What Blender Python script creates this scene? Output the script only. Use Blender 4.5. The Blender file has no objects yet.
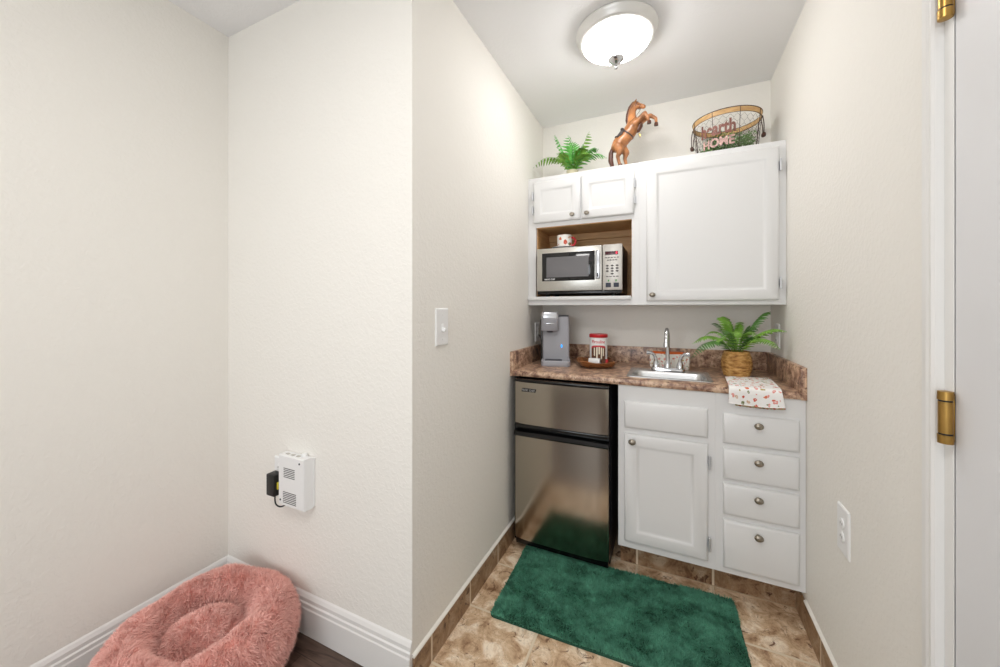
import bpy, bmesh, math, random
import numpy as np
from mathutils import Vector, Matrix

random.seed(7)
rng = np.random.default_rng(7)
PI = math.pi
sc = bpy.context.scene
COL = sc.collection

# ------------------------------------------------------------------ room dimensions (metres)
XLL, XL, XR = -1.772, -0.765, 0.487        # far left wall, alcove left wall, right wall
YN, YB, YR = 0.973, 2.349, -2.4            # near return wall, alcove back wall, rear wall
ZC = 2.4425
YU = 2.066                                 # face of the wall cabinets
YF = 1.800                                 # face of the base cabinets
YC = 1.787                                 # counter front edge
ZCT = 0.914

# ------------------------------------------------------------------ colour and material helpers
def lin(v):
    v /= 255.0
    return v / 12.92 if v <= 0.04045 else ((v + 0.055) / 1.055) ** 2.4
def C3(r, g, b): return (lin(r), lin(g), lin(b), 1.0)

def base_mat(name):
    m = bpy.data.materials.new(name); m.use_nodes = True
    nt = m.node_tree
    return m, nt, nt.nodes['Principled BSDF']

def add(nt, t, **kw):
    n = nt.nodes.new(t)
    for k, v in kw.items():
        if k in n.inputs: n.inputs[k].default_value = v
        else: setattr(n, k, v)
    return n

def ramp(nt, fac, stops, interp='LINEAR'):
    r = nt.nodes.new('ShaderNodeValToRGB'); e = r.color_ramp.elements
    r.color_ramp.interpolation = interp
    while len(e) < len(stops): e.new(0.5)
    for i, (p, c) in enumerate(stops):
        e[i].position = p; e[i].color = c
    nt.links.new(fac, r.inputs['Fac'])
    return r

def coords(nt, scale=(1, 1, 1), kind='Object', loc=(0, 0, 0)):
    tc = nt.nodes.new('ShaderNodeTexCoord'); mp = nt.nodes.new('ShaderNodeMapping')
    mp.inputs['Scale'].default_value = scale; mp.inputs['Location'].default_value = loc
    nt.links.new(tc.outputs[kind], mp.inputs['Vector'])
    return mp.outputs['Vector']

def mat(name, col, rough=0.5, metal=0.0, bump=0.0, bscale=60, bdist=0.002, var=0.0, vscale=8, aniso=None, spec=None, coat=0.0, detail=3):
    m, nt, b = base_mat(name)
    b.inputs['Base Color'].default_value = col
    b.inputs['Roughness'].default_value = rough
    b.inputs['Metallic'].default_value = metal
    if spec is not None: b.inputs['Specular IOR Level'].default_value = spec
    if coat: b.inputs['Coat Weight'].default_value = coat; b.inputs['Coat Roughness'].default_value = 0.1
    v = coords(nt)
    if var:
        n = add(nt, 'ShaderNodeTexNoise', Scale=vscale, Detail=4.0); nt.links.new(v, n.inputs['Vector'])
        lo = tuple(c * (1 - var) for c in col[:3]) + (1,); hi = tuple(min(1, c * (1 + var)) for c in col[:3]) + (1,)
        r = ramp(nt, n.outputs['Fac'], [(0.3, lo), (0.7, hi)]); nt.links.new(r.outputs['Color'], b.inputs['Base Color'])
    if bump:
        n = add(nt, 'ShaderNodeTexNoise', Scale=bscale, Detail=detail, Roughness=0.5)
        vv = coords(nt, (1, 1, 1) if aniso is None else aniso)
        nt.links.new(vv, n.inputs['Vector'])
        bp = add(nt, 'ShaderNodeBump', Strength=bump, Distance=bdist)
        nt.links.new(n.outputs['Fac'], bp.inputs['Height']); nt.links.new(bp.outputs['Normal'], b.inputs['Normal'])
    return m

def emit(name, col, s):
    m, nt, b = base_mat(name)
    b.inputs['Base Color'].default_value = col
    b.inputs['Emission Color'].default_value = col; b.inputs['Emission Strength'].default_value = s
    return m

def plaster(name, col, strength=0.35):
    m, nt, b = base_mat(name)
    b.inputs['Base Color'].default_value = col; b.inputs['Roughness'].default_value = 0.75
    b.inputs['Specular IOR Level'].default_value = 0.25
    v = coords(nt)
    n = add(nt, 'ShaderNodeTexNoise', Scale=70.0, Detail=2.0, Roughness=0.45, Distortion=0.6); nt.links.new(v, n.inputs['Vector'])
    r = ramp(nt, n.outputs['Fac'], [(0.45, (0, 0, 0, 1)), (0.62, (1, 1, 1, 1))])
    bp = add(nt, 'ShaderNodeBump', Strength=strength, Distance=0.0022)
    nt.links.new(r.outputs['Color'], bp.inputs['Height']); nt.links.new(bp.outputs['Normal'], b.inputs['Normal'])
    return m

def travertine(name, plane, w, h, off, dark=0.0):
    """stone tile with grout; plane picks which two object axes carry the tiling"""
    m, nt, b = base_mat(name)
    tc = nt.nodes.new('ShaderNodeTexCoord'); sep = nt.nodes.new('ShaderNodeSeparateXYZ'); cmb = nt.nodes.new('ShaderNodeCombineXYZ')
    nt.links.new(tc.outputs['Object'], sep.inputs[0])
    nt.links.new(sep.outputs['XYZ'.index(plane[0])], cmb.inputs[0]); nt.links.new(sep.outputs['XYZ'.index(plane[1])], cmb.inputs[1])
    mp = nt.nodes.new('ShaderNodeMapping'); mp.inputs['Location'].default_value = (off[0], off[1], 0)
    nt.links.new(cmb.outputs[0], mp.inputs['Vector'])
    br = nt.nodes.new('ShaderNodeTexBrick'); br.offset = 0.0; br.squash = 1.0
    br.inputs['Scale'].default_value = 1.0; br.inputs['Brick Width'].default_value = w; br.inputs['Row Height'].default_value = h
    br.inputs['Mortar Size'].default_value = 0.005; br.inputs['Mortar Smooth'].default_value = 0.2; br.inputs['Bias'].default_value = 0.0
    br.inputs['Color1'].default_value = (0, 0, 0, 1); br.inputs['Color2'].default_value = (1, 1, 1, 1)
    nt.links.new(mp.outputs[0], br.inputs['Vector'])
    # offset the noise field tile by tile
    vm = nt.nodes.new('ShaderNodeVectorMath'); vm.operation = 'MULTIPLY_ADD'
    vm.inputs[1].default_value = (7.0, 3.0, 5.0)
    nt.links.new(br.outputs['Color'], vm.inputs[0]); nt.links.new(tc.outputs['Object'], vm.inputs[2])
    n1 = add(nt, 'ShaderNodeTexNoise', Scale=13.0, Detail=10.0, Roughness=0.68, Distortion=0.7); nt.links.new(vm.outputs[0], n1.inputs['Vector'])
    n2 = add(nt, 'ShaderNodeTexNoise', Scale=20.0, Detail=9.0, Roughness=0.72, Distortion=1.0); nt.links.new(vm.outputs[0], n2.inputs['Vector'])
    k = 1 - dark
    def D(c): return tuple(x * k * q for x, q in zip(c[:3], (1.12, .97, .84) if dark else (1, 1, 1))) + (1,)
    r1 = ramp(nt, n1.outputs['Fac'], [(0.32, D(C3(124, 90, 62))), (0.42, D(C3(184, 152, 120))), (0.52, D(C3(210, 182, 150))), (0.64, D(C3(242, 226, 204)))])
    r2 = ramp(nt, n2.outputs['Fac'], [(0.0, (1, 1, 1, 1)), (0.36, (1, 1, 1, 1)), (0.43, (0, 0, 0, 1))])
    ve = add(nt, 'ShaderNodeTexNoise', Scale=15.0, Detail=7.0, Roughness=0.65, Distortion=2.0); nt.links.new(vm.outputs[0], ve.inputs['Vector'])
    r3 = ramp(nt, ve.outputs['Fac'], [(0.485, (0, 0, 0, 1)), (0.50, (0.5, 0.5, 0.5, 1)), (0.515, (0, 0, 0, 1))])
    mx = nt.nodes.new('ShaderNodeMix'); mx.data_type = 'RGBA'; mx.inputs[7].default_value = D(C3(104, 68, 44))
    nt.links.new(r2.outputs['Color'], mx.inputs[0]); nt.links.new(r1.outputs['Color'], mx.inputs[6])
    mv = nt.nodes.new('ShaderNodeMix'); mv.data_type = 'RGBA'; mv.inputs[7].default_value = D(C3(112, 76, 50))
    nt.links.new(r3.outputs['Color'], mv.inputs[0]); nt.links.new(mx.outputs[2], mv.inputs[6])
    gx = nt.nodes.new('ShaderNodeMix'); gx.data_type = 'RGBA'; gx.inputs[7].default_value = C3(218, 202, 178)
    nt.links.new(br.outputs['Fac'], gx.inputs[0]); nt.links.new(mv.outputs[2], gx.inputs[6])
    nt.links.new(gx.outputs[2], b.inputs['Base Color'])
    b.inputs['Roughness'].default_value = 0.42
    bp = add(nt, 'ShaderNodeBump', Strength=0.5, Distance=0.002); bp.invert = True
    nt.links.new(br.outputs['Fac'], bp.inputs['Height']); nt.links.new(bp.outputs['Normal'], b.inputs['Normal'])
    return m

def laminate(name):
    m, nt, b = base_mat(name)
    v = coords(nt)
    n1 = add(nt, 'ShaderNodeTexNoise', Scale=26.0, Detail=8.0, Roughness=0.68, Distortion=0.4); nt.links.new(v, n1.inputs['Vector'])
    n2 = add(nt, 'ShaderNodeTexNoise', Scale=70.0, Detail=5.0, Roughness=0.7); nt.links.new(v, n2.inputs['Vector'])
    r1 = ramp(nt, n1.outputs['Fac'], [(0.34, C3(84, 56, 44)), (0.43, C3(140, 106, 88)), (0.52, C3(182, 148, 124)), (0.61, C3(216, 186, 158)), (0.7, C3(176, 140, 116))])
    r2 = ramp(nt, n2.outputs['Fac'], [(0.37, (1, 1, 1, 1)), (0.44, (0, 0, 0, 1))])
    mx = nt.nodes.new('ShaderNodeMix'); mx.data_type = 'RGBA'; mx.inputs[7].default_value = C3(92, 60, 46)
    nt.links.new(r2.outputs['Color'], mx.inputs[0]); nt.links.new(r1.outputs['Color'], mx.inputs[6])
    nt.links.new(mx.outputs[2], b.inputs['Base Color']); b.inputs['Roughness'].default_value = 0.32
    return m

def wood(name, c1, c2, scale, rough=0.45, plank=None, dist=2.0):
    m, nt, b = base_mat(name)
    v = coords(nt, scale)
    n = add(nt, 'ShaderNodeTexNoise', Scale=1.0, Detail=7.0, Roughness=0.62, Distortion=dist); nt.links.new(v, n.inputs['Vector'])
    r = ramp(nt, n.outputs['Fac'], [(0.3, c1), (0.7, c2)])
    out = r.outputs['Color']
    if plank:
        br = nt.nodes.new('ShaderNodeTexBrick'); br.inputs['Scale'].default_value = 1.0
        br.inputs['Brick Width'].default_value = plank[0]; br.inputs['Row Height'].default_value = plank[1]
        br.inputs['Mortar Size'].default_value = 0.0012
        br.inputs['Color1'].default_value = (0.75, 0.75, 0.75, 1); br.inputs['Color2'].default_value = (1.15, 1.15, 1.15, 1)
        br.inputs['Mortar'].default_value = (0.25, 0.25, 0.25, 1)
        nt.links.new(coords(nt), br.inputs['Vector'])
        mm = nt.nodes.new('ShaderNodeMix'); mm.data_type = 'RGBA'; mm.blend_type = 'MULTIPLY'; mm.inputs[0].default_value = 1.0
        nt.links.new(out, mm.inputs[6]); nt.links.new(br.outputs['Color'], mm.inputs[7]); out = mm.outputs[2]
    nt.links.new(out, b.inputs['Base Color']); b.inputs['Roughness'].default_value = rough
    return m

def brushed(name, col, axis='Z', rough=0.3):
    m, nt, b = base_mat(name)
    s = {'Z': (1500, 1500, 4), 'X': (4, 1500, 1500)}[axis]
    v = coords(nt, s)
    n = add(nt, 'ShaderNodeTexNoise', Scale=1.0, Detail=2.0); nt.links.new(v, n.inputs['Vector'])
    r = ramp(nt, n.outputs['Fac'], [(0.3, (rough * .85,) * 3 + (1,)), (0.7, (rough * 1.15,) * 3 + (1,))])
    nt.links.new(r.outputs['Color'], b.inputs['Roughness'])
    b.inputs['Base Color'].default_value = col; b.inputs['Metallic'].default_value = 1.0
    bp = add(nt, 'ShaderNodeBump', Strength=0.04, Distance=0.0005)
    nt.links.new(n.outputs['Fac'], bp.inputs['Height']); nt.links.new(bp.outputs['Normal'], b.inputs['Normal'])
    return m

def floral(name, scale, base=C3(238, 234, 226), size=0.34):
    m, nt, b = base_mat(name)
    v = coords(nt)
    wn = add(nt, 'ShaderNodeTexNoise', Scale=scale * 1.3, Detail=2.0); nt.links.new(v, wn.inputs['Vector'])
    ad = nt.nodes.new('ShaderNodeVectorMath'); ad.operation = 'MULTIPLY_ADD'; ad.inputs[1].default_value = (0.02,) * 3
    nt.links.new(wn.outputs['Color'], ad.inputs[0]); nt.links.new(v, ad.inputs[2])
    vo = add(nt, 'ShaderNodeTexVoronoi', Scale=scale); nt.links.new(ad.outputs[0], vo.inputs['Vector'])
    sp = nt.nodes.new('ShaderNodeSeparateColor'); nt.links.new(vo.outputs['Color'], sp.inputs[0])
    pal = ramp(nt, sp.outputs[0], [(0.0, C3(205, 92, 70)), (0.2, C3(226, 150, 140)), (0.4, C3(176, 160, 96)), (0.55, C3(214, 112, 72)), (0.72, C3(210, 176, 150)), (0.86, C3(120, 128, 84))], 'CONSTANT')
    md = ramp(nt, vo.outputs['Distance'], [(size, (1, 1, 1, 1)), (size + 0.05, (0, 0, 0, 1))])
    ring = ramp(nt, vo.outputs['Distance'], [(0.10, (0.3, 0.3, 0.3, 1)), (0.16, (1, 1, 1, 1))])
    ml = nt.nodes.new('ShaderNodeMath'); ml.operation = 'MULTIPLY'
    nt.links.new(md.outputs['Color'], ml.inputs[0]); nt.links.new(ring.outputs['Color'], ml.inputs[1])
    mx = nt.nodes.new('ShaderNodeMix'); mx.data_type = 'RGBA'; mx.inputs[6].default_value = base
    nt.links.new(ml.outputs[0], mx.inputs[0]); nt.links.new(pal.outputs['Color'], mx.inputs[7])
    nt.links.new(mx.outputs[2], b.inputs['Base Color']); b.inputs['Roughness'].default_value = 0.85
    return m

WALLC = C3(238, 235, 229)
M_wall = plaster('wall_plaster', WALLC, 0.2)
M_ceil = plaster('ceiling_plaster', C3(244, 244, 245), 0.12)
M_trim = mat('white_trim_paint', C3(234, 233, 231), 0.35)
M_door = mat('white_door_paint', C3(226, 226, 228), 0.4)
M_cab = mat('cabinet_white_lacquer', C3(224, 224, 224), 0.36)
M_tile = travertine('travertine_floor_tile', 'XY', 0.318, 0.275, (0.318 * 3 + 0.14, 0.275 * 8 - 1.895 + 0.0))
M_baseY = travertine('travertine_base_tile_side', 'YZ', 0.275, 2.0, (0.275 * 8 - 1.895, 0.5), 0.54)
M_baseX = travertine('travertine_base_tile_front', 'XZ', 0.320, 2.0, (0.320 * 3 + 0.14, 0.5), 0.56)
M_grout = mat('white_caulk', C3(236, 232, 224), 0.5)
M_plank = wood('dark_wood_plank', C3(52, 38, 32), C3(112, 90, 78), (3, 26, 3), 0.4, (1.2, 0.15))
M_lam = laminate('brown_stone_laminate')
M_nwood = wood('niche_brown_wood', C3(186, 142, 92), C3(216, 172, 122), (3, 3, 45), 0.5)
M_steel = mat('fridge_brushed_steel', C3(176, 168, 156), 0.17, 1.0, bump=.025, bscale=1.0, bdist=.0003, aniso=(2200, 2200, 5))
M_mwst = brushed('microwave_steel', C3(206, 204, 198), 'X', 0.3)
M_sink = brushed('sink_steel', C3(205, 205, 205), 'X', 0.28)
M_chrome = mat('polished_chrome', C3(214, 216, 220), 0.08, 1.0)
M_nickel = mat('satin_nickel', C3(158, 150, 138), 0.33, 1.0)
M_hinge = mat('bright_hinge_metal', C3(206, 208, 212), 0.3, 0.6)
M_black = mat('gloss_black_plastic', C3(12, 12, 13), 0.22)
M_mblack = mat('matt_black_plastic', C3(20, 20, 22), 0.5)
M_brass = mat('aged_brass', C3(176, 140, 78), 0.32, 1.0, var=0.12, vscale=30)
M_plastic = mat('white_plastic', C3(238, 238, 238), 0.35)
M_slot = mat('dark_slot', C3(60, 60, 62), 0.6)
M_greyp = mat('coffee_maker_grey', C3(152, 152, 158), 0.4)
M_greyd = mat('coffee_maker_dark', C3(62, 62, 68), 0.4)
M_silverp = mat('silver_plastic', C3(190, 192, 196), 0.22, 0.6)
M_blue = emit('blue_indicator', C3(40, 150, 240), 1.2)
M_red = mat('red_plastic', C3(188, 30, 38), 0.35)
M_redp = mat('red_print', C3(196, 60, 70), 0.5)
M_brownp = mat('brown_print', C3(96, 56, 34), 0.5, var=0.35, vscale=150)
M_creamp = mat('cream_print', C3(236, 226, 206), 0.5)
M_tray = wood('tray_wood', C3(96, 56, 28), C3(160, 104, 58), (8, 60, 30), 0.35)
M_weave = None
M_fern = mat('fern_green', C3(122, 168, 66), 0.5, var=0.35, vscale=22)
M_fernd = mat('fern_green_dark', C3(76, 118, 54), 0.5, var=0.35, vscale=22)
M_fernb = mat('fern_green_bright', C3(96, 172, 76), 0.5, var=0.35, vscale=22)
M_box = mat('boxwood_green', C3(124, 160, 100), 0.6, var=0.45, vscale=40)
M_soil = mat('potting_moss', C3(48, 44, 26), 0.9, bump=0.6, bscale=120)
M_pink = mat('pink_fur', C3(248, 196, 186), 0.85, var=0.08, vscale=9)
M_green = mat('green_pile', C3(86, 150, 124), 0.9, var=0.25, vscale=34)
M_greenb = mat('green_backing', C3(28, 74, 56), 0.9)
M_horse = mat('carved_horse_tan', C3(168, 112, 70), 0.3, var=0.55, vscale=22)
M_mane = mat('horse_mane_brown', C3(84, 48, 34), 0.4, var=0.3, vscale=60)
M_saddle = mat('horse_saddle_grey', C3(72, 66, 66), 0.5)
M_gold = mat('gold_paint', C3(196, 160, 92), 0.4, 0.4)
M_ash = wood('bent_ash_wood', C3(186, 142, 88), C3(222, 184, 130), (14, 14, 60), 0.5)
M_wire = mat('rusty_wire', C3(74, 56, 50), 0.55, 0.5, var=0.3, vscale=60)
M_rust = mat('rusty_letter_paint', C3(128, 84, 74), 0.6, 0.2, var=0.3, vscale=50)
M_rustl = mat('pale_letter_paint', C3(196, 160, 152), 0.6, 0.1, var=0.25, vscale=50)
M_floral = floral('floral_print_cotton', 50.0, C3(242, 240, 238), 0.31)
M_floral2 = floral('floral_print_small', 75.0, C3(232, 228, 220), size=0.30)
M_orange = mat('orange_cotton', C3(206, 98, 44), 0.85)
M_cer = floral('painted_ceramic', 40.0, base=C3(240, 238, 232), size=0.36)
M_glow = emit('frosted_glass_lit', (1.0, 0.985, 0.97, 1), 25.0)
M_fix = mat('brushed_nickel_pan', C3(226, 225, 222), 0.35, 0.3)
M_glassb = mat('oven_window_glass', C3(22, 22, 24), 0.08, spec=0.6)
M_mesh = mat('oven_window_mesh', C3(104, 102, 104), 0.35)
M_disp = mat('display_maroon', C3(70, 18, 32), 0.2)
M_digit = emit('display_red_digit', C3(255, 60, 90), 1.5)
M_key = mat('key_grey', C3(92, 88, 86), 0.5)
M_keyb = mat('key_navy', C3(44, 50, 66), 0.5)
M_keyg = mat('key_green', C3(70, 150, 70), 0.5)
M_keyf = mat('panel_silver', C3(196, 192, 186), 0.35, 0.3)
M_yel = mat('yellow_sticker', C3(222, 206, 60), 0.5)
M_pot = mat('pale_ceramic_pot', C3(196, 190, 160), 0.35)

def weave_mat():
    m, nt, b = base_mat('woven_seagrass')
    v = coords(nt)
    w = add(nt, 'ShaderNodeTexNoise', Scale=40.0, Detail=5.0); nt.links.new(coords(nt, (1, 1, 2.5)), w.inputs['Vector'])
    r = ramp(nt, w.outputs['Fac'], [(0.32, C3(128, 82, 36)), (0.5, C3(186, 138, 74)), (0.68, C3(214, 172, 108))])
    nt.links.new(r.outputs['Color'], b.inputs['Base Color']); b.inputs['Roughness'].default_value = 0.7
    return m
M_weave = weave_mat()

# ------------------------------------------------------------------ mesh helpers
def box(bm, x0, x1, y0, y1, z0, z1, bev=0.0, seg=2, rot=None):
    g = bmesh.ops.create_cube(bm, size=1.0); vs = g['verts']
    for v in vs:
        v.co = Vector(((x0 + x1) / 2 + v.co.x * (x1 - x0), (y0 + y1) / 2 + v.co.y * (y1 - y0), (z0 + z1) / 2 + v.co.z * (z1 - z0)))
    if bev > 0:
        es = list({e for v in vs for e in v.link_edges})
        r = bmesh.ops.bevel(bm, geom=es, offset=bev, segments=seg, profile=0.5, affect='EDGES')
        vs = list({v for f in r['faces'] for v in f.verts} | {v for v in vs if v.is_valid})
    if rot is not None:
        bmesh.ops.transform(bm, matrix=rot, verts=[v for v in vs if v.is_valid])
    return vs

def rings(bm, rs, close=True, cap0=False, cap1=False):
    """loft equal-length point rings"""
    R = [[bm.verts.new(p) for p in r] for r in rs]
    n = len(R[0])
    for a, b in zip(R, R[1:]):
        for i in range(n if close else n - 1):
            j = (i + 1) % n
            try: bm.faces.new((a[i], a[j], b[j], b[i]))
            except ValueError: pass
    if cap0: bm.faces.new(R[0][::-1])
    if cap1: bm.faces.new(R[-1])
    return R

def lathe(bm, prof, c=(0, 0, 0), n=32, axis='Z', sx=1.0, sy=1.0, cap0=True, cap1=True):
    rs = []
    for r, h in prof:
        ring = []
        for i in range(n):
            a = 2 * PI * i / n
            p = (r * math.cos(a) * sx, r * math.sin(a) * sy, h)
            if axis == 'Y': p = (p[0], h, p[1])
            if axis == 'X': p = (h, p[0], p[1])
            ring.append((c[0] + p[0], c[1] + p[1], c[2] + p[2]))
        rs.append(ring)
    rings(bm, rs, cap0=cap0, cap1=cap1)

def tube(bm, pts, r, n=8, caps=True, closed=False, squash=1.0):
    pts = [Vector(p) for p in pts]; rr = r if isinstance(r, (list, tuple)) else [r] * len(pts)
    rs = []; up = None; N = len(pts)
    for i, p in enumerate(pts):
        if closed: t = pts[(i + 1) % N] - pts[(i - 1) % N]
        else: t = (pts[i + 1] if i < N - 1 else p) - (pts[i - 1] if i > 0 else p)
        t.normalize()
        if up is None:
            up = Vector((0, 0, 1)) if abs(t.z) < 0.9 else Vector((0, 1, 0))
        a = up - t * up.dot(t)
        if a.length < 1e-6: a = t.orthogonal()
        a.normalize(); up = a; b = t.cross(a)
        rs.append([p + (a * math.cos(2 * PI * k / n) + b * math.sin(2 * PI * k / n) * squash) * rr[i] for k in range(n)])
    if closed: rs.append(rs[0]); caps = False
    rings(bm, rs, cap0=caps, cap1=caps)
    if closed: bmesh.ops.remove_doubles(bm, verts=bm.verts, dist=1e-7)

def spline(pts, n=8):
    """Catmull-Rom through the points"""
    P = [Vector(p) for p in pts]; P = [P[0] * 2 - P[1]] + P + [P[-1] * 2 - P[-2]]; out = []
    for i in range(1, len(P) - 2):
        for k in range(n):
            t = k / n
            out.append(0.5 * ((2 * P[i]) + (P[i + 1] - P[i - 1]) * t + (2 * P[i - 1] - 5 * P[i] + 4 * P[i + 1] - P[i + 2]) * t * t + (3 * P[i] - P[i - 1] - 3 * P[i + 1] + P[i + 2]) * t ** 3))
    out.append(P[-2].copy()); return out

def origin(o):
    v = Vector((0, 0, 0))
    while o is not None: v += o.location; o = o.parent
    return v

def link(name, me, m, parent, smooth, world):
    if m is not None: me.materials.append(m)
    if parent is not None and world:
        me.transform(Matrix.Translation(-origin(parent)))
    if smooth:
        me.polygons.foreach_set('use_smooth', [True] * len(me.polygons))
        if smooth != 'all':
            try: me.set_sharp_from_angle(angle=math.radians(38))
            except Exception: pass
    o = bpy.data.objects.new(name, me); COL.objects.link(o); o.parent = parent
    return o

def obj(name, bm, m, parent=None, smooth=True, world=True):
    bmesh.ops.recalc_face_normals(bm, faces=bm.faces)
    me = bpy.data.meshes.new(name); bm.to_mesh(me); bm.free()
    return link(name, me, m, parent, smooth, world)

def props(o, label=None, cat=None, group=None, kind=None):
    for k, v in (('label', label), ('category', cat), ('group', group), ('kind', kind)):
        if v: o[k] = v
    return o

def thing(name, label, cat, loc=(0, 0, 0), rz=0.0, group=None, kind=None):
    o = bpy.data.objects.new(name, None); COL.objects.link(o)
    o.location = loc; o.rotation_euler = (0, 0, rz); o.empty_display_size = 0.05
    return props(o, label, cat, group, kind)

def struct(name, bm, m, smooth=False):
    return props(obj(name, bm, m, None, smooth), kind='structure')

def BM(): return bmesh.new()

def raw(name, verts, faces, m, parent=None, smooth='all', world=True):
    me = bpy.data.meshes.new(name); me.from_pydata(verts, [], faces); me.update()
    return link(name, me, m, parent, smooth, world)

def text_bm(s, w, h, depth, bold=0.0, fit=True):
    """lettering in the xz plane, facing -y, centred on the origin, w by h"""
    cu = bpy.data.curves.new('lettering', 'FONT'); cu.body = s; cu.size = 1.0; cu.extrude = 0.5; cu.offset = bold
    to = bpy.data.objects.new('lettering', cu); COL.objects.link(to)
    dg = bpy.context.evaluated_depsgraph_get(); me = bpy.data.meshes.new_from_object(to.evaluated_get(dg))
    bpy.data.objects.remove(to); bpy.data.curves.remove(cu)
    co = np.array([v.co[:] for v in me.vertices]); lo, hi = co.min(0), co.max(0); c = (lo + hi) / 2; d = hi - lo
    for v, p in zip(me.vertices, co):
        v.co = ((p[0] - c[0]) / d[0] * w, -(p[2] - c[2]) / d[2] * depth, (p[1] - c[1]) / d[1] * h)
    bm = BM(); bm.from_mesh(me); bpy.data.meshes.remove(me)
    return bm

def shift(bm, v):
    bmesh.ops.translate(bm, verts=bm.verts, vec=v); return bm

def wrap(bm, r, c, a0=-PI / 2, subdiv=0.006):
    """bend flat lettering (x along, y thickness, z up) around a vertical cylinder"""
    for v in bm.verts:
        a = a0 + v.co.x / r; rr = r - v.co.y
        v.co = Vector((c[0] + rr * math.cos(a), c[1] + rr * math.sin(a), c[2] + v.co.z))
    return bm

# ------------------------------------------------------------------ ROOM SHELL
def slab(name, m, *a):
    bm = BM(); box(bm, *a); return struct(name, bm, m)

slab('floor', M_tile, XL, XR, 0.95, YB, -0.06, 0.0)
slab('floor', M_plank, XLL, XL, YR, YN, -0.06, -0.002)
slab('floor', M_plank, XL, XR, YR, 0.95, -0.06, -0.002)
slab('ceiling', M_ceil, XLL - .1, XR + .1, YR - .1, YB + .1, ZC, ZC + 0.08)
slab('wall_left', M_wall, XLL - 0.1, XLL, YR, YN + 0.1, -0.06, ZC)
bm = BM()
box(bm, XLL, XL, YN, YN + 0.1, -0.06, ZC, 0)
struct('wall_back', bm, M_wall)
slab('wall_alcove_left', M_wall, XL - 0.1, XL, YN + 0.1, YB, -0.06, ZC)
slab('wall_alcove_back', M_wall, XL - 0.1, XR + 0.1, YB, YB + 0.1, -0.06, ZC)
DY0, DY1, DZ = 0.20, 0.982, 2.03             # doorway in the right wall
bm = BM()
box(bm, XR, XR + 0.1, DY1, YB, -0.06, ZC)
box(bm, XR, XR + 0.1, YR, DY0, -0.06, ZC)
box(bm, XR, XR + 0.1, DY0, DY1, DZ, ZC)
struct('wall_right', bm, M_wall)
# rear wall behind the camera; its wide unseen window is added for fill light
WX0, WX1, WZ0, WZ1 = -1.35, 0.15, 0.75, 2.1
bm = BM()
box(bm, XLL - .1, WX0, YR - .1, YR, -0.06, ZC); box(bm, WX1, XR + .1, YR - .1, YR, -0.06, ZC)
box(bm, WX0, WX1, YR - .1, YR, -0.06, WZ0); box(bm, WX0, WX1, YR - .1, YR, WZ1, ZC)
struct('wall_rear', bm, M_wall)
bm = BM()
for a in ((WX0, WX0 + .04, WZ0, WZ1), (WX1 - .04, WX1, WZ0, WZ1), (WX0, WX1, WZ0, WZ0 + .04), (WX0, WX1, WZ1 - .04, WZ1), (-0.62, -0.58, WZ0, WZ1)):
    box(bm, a[0], a[1], YR - 0.07, YR - 0.02, a[2], a[3])
struct('added_window_1', bm, M_trim)

# skirting: profiled white boards on the near walls
prof = [(0, 0), (.015, 0), (.015, .098), (.0125, .103), (.0125, .116), (.009, .121), (.009, .134), (.004, .146), (.0, .1515)]
bm = BM()
rings(bm, [[(XLL + d, y, z) for d, z in prof] for y in (YR, YN)], close=True, cap0=True, cap1=True)
struct('baseboard_left', bm, M_trim)
bm = BM()
rings(bm, [[(x, YN - d, z) for d, z in prof] for x in (XLL, XL)], close=True, cap0=True, cap1=True)
struct('baseboard_back', bm, M_trim)
# stone tile skirting in the alcove, white caulk bead on top
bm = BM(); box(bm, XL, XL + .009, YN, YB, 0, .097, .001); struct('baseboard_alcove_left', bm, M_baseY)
bm = BM(); rings(bm, [[(XL, y, .0965), (XL + .009, y, .0965), (XL + .0085, y, .101), (XL + .003, y, .106), (XL, y, .108)] for y in (YN, YB)], cap0=True, cap1=True)
struct('trim_1', bm, M_grout)
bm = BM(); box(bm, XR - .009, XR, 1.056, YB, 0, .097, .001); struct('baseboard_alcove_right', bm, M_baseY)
bm = BM(); rings(bm, [[(XR, y, .0965), (XR - .009, y, .0965), (XR - .0085, y, .101), (XR - .003, y, .106), (XR, y, .108)] for y in (1.056, YF)], cap0=True, cap1=True)
struct('trim_2', bm, M_grout)
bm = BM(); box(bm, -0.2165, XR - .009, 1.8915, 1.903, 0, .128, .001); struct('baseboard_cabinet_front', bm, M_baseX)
M_gline = mat('beige_grout', C3(176, 156, 130), 0.8)
bm = BM(); box(bm, -0.2165, XR - .009, 1.889, 1.8915, 0, .002); struct('trim_3', bm, M_gline)

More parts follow.
